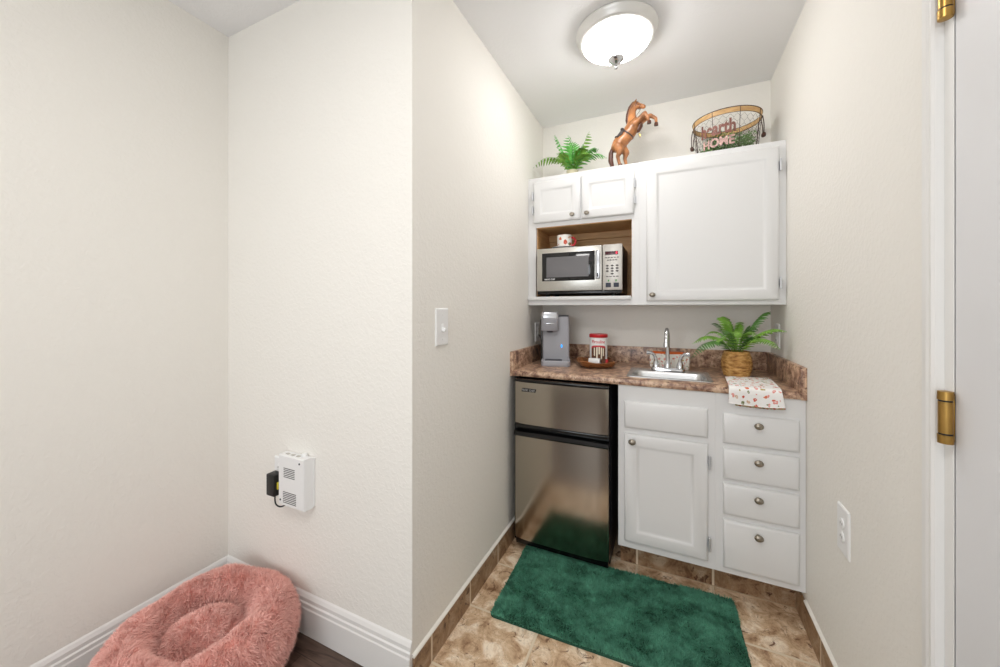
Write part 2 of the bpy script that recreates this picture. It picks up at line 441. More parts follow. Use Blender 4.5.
# door casing, jamb and door in the right wall
def casing(bm, y0, y1, z0, z1):
    w = y1 - y0
    p = [(0, 0), (0, .010), (.004, .013), (.018, .0135), (.022, .010), (.034, .011), (.040, .018), (w - .004, .018), (w, .014), (w, 0)]
    rings(bm, [[(XR - d, y1 - s, z) for s, d in p] for z in (z0, z1)], cap0=True, cap1=True)
bm = BM(); casing(bm, 1.008, 1.056, 0, DZ + .056)
box(bm, XR - .016, XR, DY0 - .07, 1.056, DZ + .008, DZ + .064, .003)
box(bm, XR - .016, XR, DY0 - .07, DY0 - .01, 0, DZ + .008, .003)
box(bm, XR - .001, XR + .1, DY1, 1.008, 0, DZ, .001)
struct('trim_4', bm, M_trim)
bm = BM(); box(bm, XR + .0, XR + .036, DY0 + .003, DY1 - .0015, .008, DZ - .004, .001)
door = struct('door_1', bm, M_door)
def spring_hinge(z0, z1):
    bm = BM(); cx, cy, r = XR - .0125, 0.981, .0098
    h = z1 - z0
    lathe(bm, [(r * .6, z0 - .001), (r * 1.08, z0), (r * 1.12, z0 + .016), (r * .85, z0 + .0165), (r * .85, z0 + .019), (r, z0 + .0195),
               (r, z1 - .0195), (r * .85, z1 - .019), (r * .85, z1 - .0165), (r * 1.12, z1 - .016), (r * 1.08, z1), (r * .6, z1 + .001)], (cx, cy, 0), 28)
    box(bm, XR - .003, XR - .0005, cy - .002, cy + .010, z0 + .004, z1 - .004, .0008)
    o = obj('hinge', bm, M_brass, door)
    bm = BM()
    for zz in (z0 + .0178, z1 - .0178): lathe(bm, [(r * .98, zz - .0012), (r * .98, zz + .0012)], (cx, cy, 0), 28)
    obj('bearing_ring', bm, M_mblack, o)
    bm = BM()
    for k in range(2):
        lathe(bm, [(.0035, -.0008), (.003, .001), (0.001, .0016)], (XR - .0031, cy + .008, z0 + .03 + k * (h - .06)), 12, 'X')
    obj('screw', bm, M_brass, o)
spring_hinge(0.990, 1.088); spring_hinge(1.792, 1.890); spring_hinge(0.20, 0.298)

# ------------------------------------------------------------------ cabinet building blocks
def slab_front(bm, x0, x1, z0, z1, yf, th=.018, b=.010, d=.007, inner=None, rec=.007):
    """door or drawer front facing -y with a moulded edge, optional recessed panel"""
    def R(i, y, rect=(x0, x1, z0, z1)):
        a, b_, c, e = rect
        return [(a + i, y, c + i), (b_ - i, y, c + i), (b_ - i, y, e - i), (a + i, y, e - i)]
    rs = [R(0, yf + th), R(0, yf + d), R(b * .35, yf + d * .35), R(b, yf)]
    if inner:
        ir = inner
        rs += [R(0, yf, ir), R(.004, yf + .001, ir), R(.009, yf + rec * .8, ir), R(.012, yf + rec, ir), R(.020, yf + rec, ir)]
    rings(bm, rs, cap0=True, cap1=True)

def knob(parent, x, y, z, r=.0155):
    bm = BM()
    lathe(bm, [(.0065, 0), (.0055, -.004), (.0052, -.012), (r * .72, -.015), (r, -.019), (r * .97, -.024), (r * .7, -.0285), (r * .25, -.030)], (x, y, z), 24, 'Y', sx=1.12, sy=.9)
    return obj('knob', bm, M_nickel, parent)

def cab_hinge(parent, x, yf, z, h=.05, side=1):
    bm = BM()
    lathe(bm, [(.002, -h / 2 - .003), (.0045, -h / 2), (.0045, h / 2), (.002, h / 2 + .003)], (x, yf - .004, z), 12)
    box(bm, min(x, x + side * .008), max(x, x + side * .008), yf + .0155, yf + .018, z - h / 2 + .006, z + h / 2 - .006)
    box(bm, x - .003, x + .003, yf - .004, yf + .017, z - h / 2 + .006, z + h / 2 - .006)
    return obj('hinge', bm, M_hinge, parent)

# ------------------------------------------------------------------ WALL CABINETS
ZU0, ZU1 = 1.259, 2.012
SPL = -0.142                                  # seam between the two units
DF = YU - .018
uc = thing('wall_cabinet', 'white wall cabinet with two small doors above an open wooden microwave niche', 'cabinet', (XL + .31, YU, ZU0))
bm = BM()
box(bm, XL + .001, SPL, YU, YB - .001, 1.7165, ZU1, .001)                         # closed upper box
box(bm, XL + .001, -0.716, YU, YU + .02, ZU0, 1.7165); box(bm, -0.179, SPL, YU, YU + .02, ZU0, 1.7165)
box(bm, XL + .001, XL + .016, YU + .02, YB - .001, ZU0, 1.7165); box(bm, SPL - .016, SPL, YU + .02, YB - .001, ZU0, 1.7165)
box(bm, XL + .016, SPL - .016, YU + .02, YB - .001, ZU0, 1.303)
box(bm, -0.716, -0.179, YU, YU + .02, ZU0, 1.303)
obj('carcass', bm, M_cab, uc, False)
bm = BM(); box(bm, XL + .004, -0.182, YU - .024, YU + .004, 1.288, 1.3085, .003); obj('shelf_lip', bm, M_cab, uc)
bm = BM()
box(bm, -0.716, -0.7125, YU + .02, YB - .012, 1.303, 1.7165); box(bm, -0.1825, -0.179, YU + .02, YB - .012, 1.303, 1.7165)
box(bm, -0.716, -0.179, YB - .012, YB - .008, 1.303, 1.7165); box(bm, -0.7125, -0.1825, YU + .004, YB - .012, 1.7125, 1.7165)
box(bm, -0.7125, -0.1825, YU + .004, YB - .012, 1.303, 1.3065); box(bm, -0.7125, -0.1825, YB - .03, YB - .012, 1.672, 1.7125, .002)
obj('niche_lining', bm, M_nwood, uc, False)
for x0, x1, kx, hx, s in ((-0.727, -0.4515, -0.492, -0.7305, -1), (-0.4435, -0.1665, -0.411, -0.1635, 1)):
    bm = BM(); slab_front(bm, x0, x1, 1.741, 1.982, DF, inner=(x0 + .040, x1 - .040, 1.785, 1.938))
    d = obj('door', bm, M_cab, uc); knob(d, kx, DF, 1.767, .0125)
    for z in (1.816, 1.90): cab_hinge(d, hx, DF, z, .048, s)
uc2 = thing('wall_cabinet', 'white wall cabinet with one large recessed-panel door over the sink', 'cabinet', ((SPL + XR) / 2, YU, ZU0))
bm = BM(); box(bm, SPL, XR - .001, YU, YB - .001, ZU0, ZU1, .001); obj('carcass', bm, M_cab, uc2, False)
bm = BM(); slab_front(bm, -0.106, 0.457, 1.279, 1.984, DF, inner=(-0.061, 0.412, 1.325, 1.938))
d = obj('door', bm, M_cab, uc2); knob(d, -0.077, DF, 1.311, .0135)
for z in (1.358, 1.895): cab_hinge(d, 0.462, DF, z, .052, 1)

# ------------------------------------------------------------------ BASE CABINETS
ZK = .130
BF = YF - .018
bc = thing('base_cabinet', 'white base cabinet under the sink with one door and a false drawer front', 'cabinet', (-0.02, YF, ZK))
bm = BM()
box(bm, -0.2165, 0.180, YF, YF + .02, ZK, .8835, .001)
box(bm, -0.2165, -0.2005, YF + .02, YB - .02, ZK, .8835); box(bm, 0.166, 0.180, YF + .02, YB - .02, ZK, .8835); box(bm, -0.2005, .166, YF + .02, YB - .02, ZK, ZK + .016)
obj('carcass', bm, M_cab, bc, False)
bm = BM(); slab_front(bm, -0.188, 0.150, .690, .813, BF, b=.013, d=.009); obj('false_drawer_front', bm, M_cab, bc)
bm = BM(); slab_front(bm, -0.188, 0.151, .166, .664, BF, inner=(-0.138, 0.101, .212, .616)); d = obj('door', bm, M_cab, bc)
knob(d, -0.152, BF, .634, .0145)
for z in (.242, .589): cab_hinge(d, .156, BF, z, .055, 1)
dc = thing('drawer_cabinet', 'white cabinet of four stacked drawers beside the right wall', 'cabinet', (.332, YF, ZK))
bm = BM()
box(bm, .180, XR - .001, YF, YF + .02, ZK, .8835, .001)
box(bm, .180, .194, YF + .02, YB - .02, ZK, .8835); box(bm, XR - .015, XR - .001, YF + .02, YB - .02, ZK, .8835); box(bm, .194, XR - .015, YF + .02, YB - .02, ZK, ZK + .016)
obj('carcass', bm, M_cab, dc, False)
for z0, z1, kz in ((.678, .803, .772), (.529, .658, .624), (.381, .511, .475), (.157, .359, .325)):
    bm = BM(); slab_front(bm, .207, .464, z0, z1, BF, b=.013, d=.009); d = obj('drawer', bm, M_cab, dc)
    knob(d, .327, BF, kz - .002, .0145)

# ------------------------------------------------------------------ COUNTERTOP with a cut-out for the basin
ct = thing('countertop', 'brown stone-patterned laminate countertop with raised backsplash', 'countertop', (-.14, YC, .884))
SX0, SX1, SY0, SY1 = -0.178, 0.169, 1.868, 2.118
bm = BM()
def cprof(y0):      # slab from a rounded front edge
    return [(y0 + .012, .884), (y0 + .003, .886), (y0, .892), (y0, .904), (y0 + .004, .9115), (y0 + .012, ZCT)]
x0, x1 = XL + .019, XR - .021
P = cprof(YC) + [(SY0, ZCT), (SY0, .884)]
rings(bm, [[(x, y, z) for y, z in P] for x in (x0, x1)], cap0=True, cap1=True)
box(bm, x0, x1, SY1, YB - .019, .884, ZCT); box(bm, x0, SX0, SY0, SY1, .884, ZCT); box(bm, SX1, x1, SY0, SY1, .884, ZCT)
obj('worktop', bm, M_lam, ct)
bm = BM(); box(bm, XL + .019, XR - .021, YB - .019, YB - .0005, .884, 1.0115, .0015); obj('backsplash', bm, M_lam, ct)
bm = BM(); box(bm, XL + .0005, XL + .018, YC, YB - .0005, .883, 1.0115, .0015); obj('backsplash', bm, M_lam, ct)
bm = BM(); box(bm, XR - .020, XR - .0005, YC, YB - .0005, .884, 1.0115, .0015); obj('backsplash', bm, M_lam, ct)

# sink
def rrect(x0, x1, y0, y1, r, z, n=6):
    out = []
    for cx, cy, a0 in ((x1 - r, y1 - r, 0), (x0 + r, y1 - r, PI / 2), (x0 + r, y0 + r, PI), (x1 - r, y0 + r, 3 * PI / 2)):
        for k in range(n + 1):
            a = a0 + PI / 2 * k / n; out.append((cx + r * math.cos(a), cy + r * math.sin(a), z))
    return out
sk = thing('kitchen_sink', 'small stainless steel drop-in sink set into the countertop', 'sink', (0, 1.99, ZCT))
bm = BM()
rings(bm, [rrect(-.188, .180, 1.853, 2.130, .022, ZCT + .0008), rrect(-.187, .179, 1.854, 2.129, .021, ZCT + .004), rrect(-.183, .175, 1.858, 2.125, .018, ZCT + .0055),
           rrect(-.172, .164, 1.872, 2.058, .03, ZCT + .0045), rrect(-.166, .158, 1.878, 2.052, .035, ZCT + .002), rrect(-.160, .152, 1.884, 2.046, .04, ZCT - .012),
           rrect(-.150, .142, 1.894, 2.036, .045, ZCT - .13), rrect(-.130, .122, 1.914, 2.016, .04, ZCT - .148), rrect(-.03, .03, 1.94, 1.99, .02, ZCT - .152)], cap1=True)
obj('basin', bm, M_sink, sk)
bm = BM(); lathe(bm, [(.036, -.151), (.036, -.149), (.026, -.1485), (.02, -.150), (.004, -.150)], (0, 1.965, ZCT), 24); obj('drain', bm, M_chrome, sk)

# faucet
FY = 2.09; FZ = ZCT + .006
fc = thing('faucet', 'chrome gooseneck faucet with two lever handles behind the basin', 'faucet', (-.005, FY, FZ))
bm = BM()
rings(bm, [rrect(-.085, .075, FY - .026, FY + .026, .024, FZ), rrect(-.085, .075, FY - .026, FY + .026, .024, FZ + .008), rrect(-.080, .070, FY - .021, FY + .021, .020, FZ + .016), rrect(-.06, .05, FY - .01, FY + .01, .009, FZ + .018)], cap0=True, cap1=True)
obj('base_plate', bm, M_chrome, fc)
bm = BM()
lathe(bm, [(.017, FZ + .016), (.0155, FZ + .03), (.012, FZ + .045), (.0105, FZ + .05)], (-.006, FY, 0), 24)
path = [(-.006, FY, FZ + .045), (-.006, FY, FZ + .10), (-.006, FY, FZ + .165)]
for k in range(1, 11):
    a = PI * k / 10 * 1.02; path.append((-.006 - .006 * k / 10, FY - .045 + .045 * math.cos(a), FZ + .165 + .047 * math.sin(a)))
path.append((-.0125, FY - .0905, FZ + .14))
tube(bm, path, .0105, 14)
e = path[-1]; lathe(bm, [(.0095, .012), (.013, .010), (.0135, -.010), (.011, -.012), (.006, -.011)], e, 16)
obj('spout', bm, M_chrome, fc)
for s in (-1, 1):
    bm = BM(); hx = -.005 + s * .056
    lathe(bm, [(.018, FZ + .014), (.0165, FZ + .028), (.013, FZ + .04), (.011, FZ + .046), (.004, FZ + .05)], (hx, FY, 0), 20)
    pts = spline([(hx, FY, FZ + .036), (hx + s * .004, FY - .004, FZ + .066), (hx + s * .020, FY - .008, FZ + .086), (hx + s * .046, FY - .010, FZ + .088)], 6)
    tube(bm, pts, [.0115 - .0045 * abs(math.sin(PI * i / (len(pts) - 1))) * .9 for i in range(len(pts))], 12)
    obj('lever_handle', bm, M_chrome, fc)

# folded print cloth standing behind the faucet
cl = thing('folded_cloth', 'floral printed cloth with an orange top fold, stood up behind the faucet', 'cloth', (.003, 2.18, ZCT + .002))
def cloth_ring(x, sc_, z, n=20):
    out = []
    for i in range(n):
        a = 2 * PI * i / n; c, s = math.cos(a), math.sin(a)
        out.append((.003 + .098 * sc_ * math.copysign(abs(c) ** .35, c) + .002 * math.sin(9 * a), 2.185 + .022 * sc_ * math.copysign(abs(s) ** .6, s), z + .0015 * math.sin(5 * a + 1)))
    return out
bm = BM(); rings(bm, [cloth_ring(0, k, ZCT + .002 + z) for k, z in ((.93, 0), (1.0, .01), (1.02, .04), (1.0, .07), (.97, .080))], cap0=True, cap1=True); obj('body', bm, M_floral2, cl)
bm = BM(); rings(bm, [cloth_ring(0, k, ZCT + .002 + z) for k, z in ((.94, .0785), (.92, .085), (.84, .089), (.5, .088))], cap0=True, cap1=True); obj('top_fold', bm, M_orange, cl)

# ------------------------------------------------------------------ MINI FRIDGE
fr = thing('mini_fridge', 'stainless steel two-door mini fridge with black body under the countertop', 'fridge', (-.487, 1.8, 0.0))
FX0, FX1, FYF = -0.724, -0.2525, 1.750
bm = BM(); box(bm, FX0 - .022, FX1 - .001, FYF + .052, YB - .06, .022, .872, .006)
box(bm, FX0 + .01, FX1 - .01, FYF + .035, FYF + .056, .03, .868)
obj('body', bm, M_mblack, fr)
def fdoor(name, z0, z1):
    bm = BM()
    def R(i, y): return [(FX0 + i, y, z0 + i), (FX1 - i, y, z0 + i), (FX1 - i, y, z1 - i), (FX0 + i, y, z1 - i)]
    rings(bm, [R(.004, FYF + .046), R(0, FYF + .044), R(0, FYF + .010)], cap0=True, cap1=True)
    d = obj(name, bm, M_black, fr, False)
    bm = BM(); n = 16; rs = []
    for k in range(n + 1):
        t = k / n; x = FX0 + .002 + (FX1 - FX0 - .004) * t; y = FYF + .009 - .009 * (1 - abs(2 * t - 1) ** 6) - .003 * (1 - (2 * t - 1) ** 2)
        rs.append([(x, y, z0), (x, y, z1), (x, FYF + .0105, z1), (x, FYF + .0105, z0)])
    rings(bm, rs, cap0=True, cap1=True); obj('steel_panel', bm, M_steel, d)
    return d
du = fdoor('freezer_door', .652, .864); dl = fdoor('fridge_door', .062, .588)
bm = BM(); box(bm, FX0, FX1, FYF + .001, FYF + .05, .8655, .878, .003); obj('top_trim', bm, M_black, fr)
bm = BM(); box(bm, FX0 + .002, FX1 - .002, FYF + .028, FYF + .046, .618, .6515); box(bm, FX0 + .001, FX1 - .001, FYF - .006, FYF + .03, .636, .6510, .005); obj('handle', bm, M_black, du)
bm = BM(); rs = []
for k in range(13):
    t = k / 12; x = FX0 + .001 + (FX1 - FX0 - .002) * t; q = math.sin(PI * t) * .006
    rs.append([(x, FYF + .04, .589), (x, FYF - .004, .589), (x, FYF - .009, .596), (x, FYF - .007, .611 + q * .6), (x, FYF + .0, .615 + q * .6), (x, FYF + .04, .617)])
rings(bm, rs, cap0=True, cap1=True); obj('handle', bm, M_black, dl)
bm = BM(); box(bm, FX0 + .004, FX1 - .004, FYF + .012, FYF + .05, .030, .0615, .003); obj('kick_plate', bm, M_black, fr)
for x in (FX0 + .05, FX1 - .05):
    for y in (FYF + .08, YB - .12):
        bm = BM(); lathe(bm, [(.016, 0), (.016, .008), (.011, .010), (.011, .030)], (x, y, 0), 16); obj('foot', bm, M_mblack, fr)
# name plate on the freezer door
bm = BM(); NPX, NPZ = -0.644, .826
rs = []
for y, i in ((FYF - .001, 0), (FYF - .0045, .001)):
    rs.append([(NPX - .040 + i, y, NPZ - .009 + i), (NPX + .036 - i, y, NPZ - .009 + i), (NPX + .040 - i, y, NPZ + .009 - i), (NPX - .036 + i, y, NPZ + .009 - i)])
rings(bm, rs, cap0=True, cap1=True); npb = obj('name_plate', bm, M_mblack, du, False)
bm = text_bm('MAGIC', .032, .0105, .0012, .012); shift(bm, (NPX - .0185, FYF - .0048, NPZ + .001)); obj('lettering', bm, M_chrome, npb, False)
bm = text_bm('CHEF', .030, .0105, .0012, .012); shift(bm, (NPX + .0180, FYF - .0048, NPZ + .0)); obj('lettering', bm, M_chrome, npb, False)

# ------------------------------------------------------------------ MICROWAVE
MX0, MX1, MY0, MZ0, MZ1 = -0.700, -0.2245, 2.032, 1.322, 1.585
mw = thing('microwave', 'stainless steel microwave oven with keypad inside the open cabinet niche', 'microwave', (-.462, MY0, 1.3085))
bm = BM(); box(bm, MX0 + .002, MX1 - .002, MY0 + .028, YB - .022, MZ0, MZ1 - .002, .004); obj('casing', bm, M_mblack, mw)
for x in (MX0 + .05, MX1 - .05):
    for y in (MY0 + .06, YB - .06):
        bm = BM(); lathe(bm, [(.012, 1.3085), (.013, MZ0 + .001)], (x, y, 0), 16); obj('foot', bm, M_mblack, mw)
MD = -0.3275
bm = BM(); box(bm, MX0, MD - .0015, MY0, MY0 + .028, MZ0 + .017, MZ1, .004); dm = obj('door', bm, M_mwst, mw)
bm = BM(); box(bm, -0.667, -0.3665, MY0 - .0015, MY0 + .002, 1.396, 1.5565, .001); wg = obj('window', bm, M_glassb, dm)
bm = BM(); box(bm, -0.640, -0.4005, MY0 - .0022, MY0 - .001, 1.417, 1.532); obj('window_screen', bm, M_mesh, wg, False)
bm = text_bm('MAGIC CHEF', .062, .0085, .0008, .015); shift(bm, (-.620, MY0 - .0022, 1.4065)); obj('lettering', bm, M_plastic, wg, False)
bm = BM(); box(bm, -0.3625, -0.337, MY0 - .013, MY0 + .001, 1.401, 1.556, .005, 3); obj('handle', bm, M_silverp, dm)
bm = BM(); box(bm, -0.3535, -0.346, MY0 - .0142, MY0 - .012, 1.412, 1.432, .0003); obj('door_latch', bm, M_mblack, dm)
bm = BM(); box(bm, MX0, MX1, MY0 + .010, MY0 + .05, MZ0 - .001, MZ0 + .0165, .003); obj('bottom_trim', bm, M_black, mw)
bm = BM(); box(bm, MD + .0015, MX1, MY0, MY0 + .028, MZ0 + .017, MZ1, .004); cp = obj('control_panel', bm, M_keyf, mw)
px0, px1 = MD + .0015, MX1
pc = (px0 + px1) / 2
bm = BM(); box(bm, pc - .037, pc + .030, MY0 - .0012, MY0 + .001, 1.5285, 1.547, .0004); dp = obj('display', bm, M_disp, cp)
bm = text_bm('0', .0075, .0125, .0006, .02); shift(bm, (pc + .0225, MY0 - .0016, 1.538)); obj('digit', bm, M_digit, dp, False)
def key(x, z, w, h, m, name='button', r=False):
    bm = BM()
    if r: lathe(bm, [(w / 2, MY0 + .001), (w / 2, MY0 - .001), (w / 2 * .8, MY0 - .0016)], (x, 0, z), 16, 'Y', sy=h / w)
    else: box(bm, x - w / 2, x + w / 2, MY0 - .0015, MY0 + .001, z - h / 2, z + h / 2, .0004)
    return obj(name, bm, m, cp)
for i in range(5): key(pc - .033 + i * .0155, 1.5135, .011, .0042, M_key)
for i in range(4): key(pc - .022 + i * .0142, 1.500, .010, .0045, M_key)
for r_ in range(3):
    for c_ in range(3):
        key(pc - .0255 + c_ * .0255, 1.470 - r_ * .0145, .0155, .0095, M_key, r=True)
key(pc, 1.4265, .0155, .0095, M_key, r=True)
for i in range(4): key(pc - .026 + i * .0175, 1.412, .0125, .0040, M_key)
key(pc - .019, 1.390, .0065, .010, M_keyg); key(pc + .020, 1.390, .0065, .010, M_keyg)
key(pc - .020, 1.3665, .027, .023, M_keyb); key(pc + .021, 1.3665, .027, .023, M_keyb)

# mug and saucer on the microwave
SCX, SCY = -.560, 2.130
sa = BM(); lathe(sa, [(.030, 0), (.034, .002), (.055, .008), (.075, .013), (.0755, .0145), (.055, .0105), (.034, .0055), (.002, .005)], (SCX, SCY, MZ1 - .001), 36)
props(obj('saucer', sa, M_plastic), 'white saucer under the painted mug on top of the microwave', 'saucer')
mg = thing('mug', 'white painted mug with red and green pattern and red handle, on the saucer', 'mug', (SCX, SCY, MZ1 + .004))
bm = BM(); lathe(bm, [(.030, .0), (.034, .003), (.042, .03), (.044, .078), (.0435, .080), (.0405, .079), (.039, .03), (.030, .006), (.002, .005)], (SCX, SCY, MZ1 + .0045), 32); obj('cup', bm, M_cer, mg)
bm = BM(); pts = [(SCX + .040 + .026 * math.sin(a), SCY - .004, MZ1 + .046 + .024 * math.cos(a)) for a in [PI * k / 12 for k in range(13)]]; tube(bm, pts, .0065, 10); obj('handle', bm, M_red, mg)

# ------------------------------------------------------------------ COFFEE MAKER
KX, KY = -0.576, 1.995
cm = thing('coffee_maker', 'grey single-serve coffee maker on the counter against the left wall', 'coffee maker', (KX, KY, ZCT + .0005), math.radians(15))
bm = BM(); rings(bm, [rrect(-.080, .080, 0, .27, .018, 0), rrect(-.082, .082, -.001, .271, .02, .004), rrect(-.082, .082, -.001, .271, .02, .028), rrect(-.079, .079, .002, .268, .018, .032)], cap0=True, cap1=True); obj('base', bm, M_greyp, cm, world=False)
bm = BM(); rings(bm, [rrect(-.077, .077, .075, .262, .012, .030), rrect(-.0765, .0765, .075, .262, .012, .272), rrect(-.073, .073, .079, .258, .010, .278)], cap0=True, cap1=True); bd = obj('body', bm, M_greyp, cm, world=False)
bm = BM(); box(bm, .004, .074, .10, .25, .276, .285, .003); obj('reservoir_lid', bm, M_greyd, cm, world=False)
bm = BM(); box(bm, -.090, -.0775, .10, .235, .004, .262, .005); obj('water_tank', bm, M_glassb, cm, world=False)
bm = BM(); rings(bm, [rrect(-.078, .012, .022, .10, .012, .198), rrect(-.081, .015, .018, .10, .016, .204), rrect(-.081, .015, .018, .10, .016, .272)], cap0=True, cap1=True); hd = obj('brew_head', bm, M_greyp, cm, world=False)
bm = BM(); rings(bm, [rrect(-.0815, .0155, .0175, .11, .016, .272), rrect(-.0815, .0155, .0175, .11, .016, .285), rrect(-.077, .011, .022, .105, .014, .303), rrect(-.072, .006, .028, .10, .012, .305)], cap0=True, cap1=True); ld = obj('lid', bm, M_silverp, cm, world=False)
bm = BM(); box(bm, -.055, -.012, .0165, .019, .235, .243, .0008); obj('emblem', bm, M_silverp, hd, world=False)
bm = BM(); lathe(bm, [(.020, .199), (.018, .190), (.014, .188)], (-.034, .058, 0), 20); obj('nozzle', bm, M_greyd, hd, world=False)
bm = BM(); lathe(bm, [(.006, .0745), (.0055, .0735), (.003, .073)], (.033, 0, .108), 16, 'Y', sy=1.7, sx=.8); obj('power_light', bm, M_blue, bd, world=False)
bm = BM(); box(bm, -.060, .035, .006, .070, .031, .0335, .001); obj('drip_tray', bm, M_greyd, cm, world=False)

# ------------------------------------------------------------------ TRAY, CANISTER, SMALL BOX
TX, TY = -.372, 2.100
tr = BM()
def oct_ring(s, z, lift):
    out = []
    for k in range(32):
        a = 2 * PI * k / 32
        c, s_ = math.cos(a), math.sin(a)
        q = (abs(c) ** 5 + abs(s_) ** 5) ** (-1 / 5)
        out.append((s * q * c, s * q * s_, z + lift * (q - 1) * 2.2))
    return out
rings(tr, [oct_ring(.060, 0.0005, 0), oct_ring(.066, .006, 0), oct_ring(.086, .010, 0), oct_ring(.103, .029, .02), oct_ring(.097, .032, .02), oct_ring(.083, .014, .0), oct_ring(.05, .011, 0)], cap0=True, cap1=True)
bmesh.ops.rotate(tr, cent=(0, 0, 0), matrix=Matrix.Rotation(math.radians(20), 3, 'Z'), verts=tr.verts)
shift(tr, (TX, TY, ZCT)); props(obj('wooden_tray', tr, M_tray), 'square brown wooden tray under the cookie tin on the counter', 'tray')
CX, CY, CZ = -.364, 2.130, ZCT + .0125
cn = thing('canister', 'white round cookie canister with red lid and wafer picture, in the wooden tray', 'canister', (CX, CY, CZ))
CR = .0485
bm = BM(); lathe(bm, [(CR - .002, 0), (CR, .002), (CR, .152), (CR - .002, .154)], (CX, CY, CZ), 40); cb = obj('tin_body', bm, M_plastic, cn)
bm = BM(); lathe(bm, [(CR + .001, .150), (CR + .0025, .152), (CR + .0025, .166), (CR, .169), (CR - .004, .168), (.004, .167)], (CX, CY, CZ), 40); obj('lid', bm, M_red, cn)
cam_a = math.atan2(-CY, -CX)                         # the label faces the room
bm = text_bm('Pirouline', .074, .018, .0008, .01); bm = wrap(shift(bm, (0, -.0006, .128)), CR, (CX, CY, CZ), cam_a); obj('lettering', bm, M_redp, cb, False)
def patch(pts, y=-.0004, n=14):
    """strip on the label: list of (x, z_low, z_high)"""
    bm = BM(); lo = [bm.verts.new((x, y, a)) for x, a, b in pts]; hi = [bm.verts.new((x, y, b)) for x, a, b in pts]
    for i in range(len(pts) - 1): bm.faces.new((lo[i], lo[i + 1], hi[i + 1], hi[i]))
    return bm
def arch(x, w=.042): return .098 + .010 * math.sqrt(max(0, 1 - (x / w) ** 2))
xs = [-.042 + .084 * k / 20 for k in range(21)]
bm = wrap(patch([(x, .012 + .010 * (abs(x) / .042) ** 4, arch(x) - .004) for x in xs]), CR, (CX, CY, CZ), cam_a); obj('picture', bm, M_brownp, cb, False)
bm = wrap(patch([(x, arch(x) - .010, arch(x)) for x in xs], -.0008), CR, (CX, CY, CZ), cam_a); obj('banner', bm, M_redp, cb, False)
for k, (xx, z0, z1) in enumerate(((-.022, .05, .094), (-.008, .036, .097), (.004, .06, .099), (.016, .03, .096), (.027, .05, .092))):
    bm = wrap(patch([(xx - .0035, z0, z1), (xx, z0 - .002, z1), (xx + .0035, z0, z1)], -.0010), CR, (CX, CY, CZ), cam_a); obj('wafer_print', bm, M_creamp, cb, False)
bm = BM(); box(bm, -.402, -.342, 2.034, 2.066, ZCT + .0125, ZCT + .052, .002)
props(obj('small_box', bm, M_plastic), 'small plain white box lying in front of the cookie canister', 'box')
sp_ = thing('snack_packet', 'small brown and red wrapped snack packet beside the little white box', 'packet', (-.318, 2.055, ZCT + .016))
bm = BM(); rings(bm, [[(-.334, 2.045, z), (-.312, 2.04, z), (-.308, 2.052, z), (-.331, 2.057, z)] for z in (ZCT + .016, ZCT + .03, ZCT + .052)], cap0=True, cap1=True); obj('wrapper', bm, M_brownp, sp_, False)
bm = BM(); rings(bm, [[(-.311, 2.040, z), (-.300, 2.042, z), (-.298, 2.052, z), (-.309, 2.052, z)] for z in (ZCT + .018, ZCT + .05)], cap0=True, cap1=True); obj('end_band', bm, M_red, sp_, False)

# ------------------------------------------------------------------ FERNS
def frond(pts, width, n, m, parent, seed, name='frond', droop=.3, fat=.105):
    """fern frond: stem along a curve with paired tapering serrated leaflets"""
    rnd = random.Random(seed); P = spline(pts, 10); L = len(P) - 1
    V, F = [], []
    def at(t):
        f = t * L; i = min(int(f), L - 1); return P[i].lerp(P[i + 1], f - i), (P[i + 1] - P[i]).normalized()
    side0 = None
    for k in range(n):
        t = .10 + .90 * k / (n - 1)
        p, d = at(min(t, .999))
        sd = d.cross(Vector((0, 0, 1)))
        if sd.length < .15: sd = d.cross(Vector((0.3, -1, 0)))
        sd.normalize(); up = sd.cross(d).normalized()
        w = width * (math.sin(PI * min(1, (t * .86 + .12))) ** .75) * rnd.uniform(.88, 1.08)
        for s in (-1, 1):
            dirv = (sd * s + d * .45 - up * droop * rnd.uniform(.6, 1.3)).normalized()
            lw = max(.0016, w * fat)
            wv = (d - dirv * d.dot(dirv)).normalized() * lw
            b = len(V); st = [(0, .5), (.18, 1.0), (.4, .9), (.65, .7), (.85, .4)]
            for q, ww in st:
                sag = -up * (w * .18 * q * q)
                c = p + dirv * w * q + sag
                V += [c - wv * ww, c + up * lw * .25, c + wv * ww]
            V.append(p + dirv * w - up * w * .2)
            for i in range(len(st) - 1):
                a = b + 3 * i
                F += [(a, a + 1, a + 4, a + 3), (a + 1, a + 2, a + 5, a + 4)]
            a = b + 3 * (len(st) - 1); F += [(a, a + 1, b + 15), (a + 1, a + 2, b + 15)]
    # rachis
    for i in range(0, L + 1):
        p = P[i]; r = .0016 * (1 - .7 * i / L); b = len(V)
        V += [p + Vector((r, 0, 0)), p + Vector((-r * .5, r * .8, 0)), p + Vector((-r * .5, -r * .8, -r))]
        if i < L:
            for j in range(3): F.append((b + j, b + (j + 1) % 3, b + 3 + (j + 1) % 3, b + 3 + j))
    return raw(name, [tuple(v) for v in V], F, m, parent)

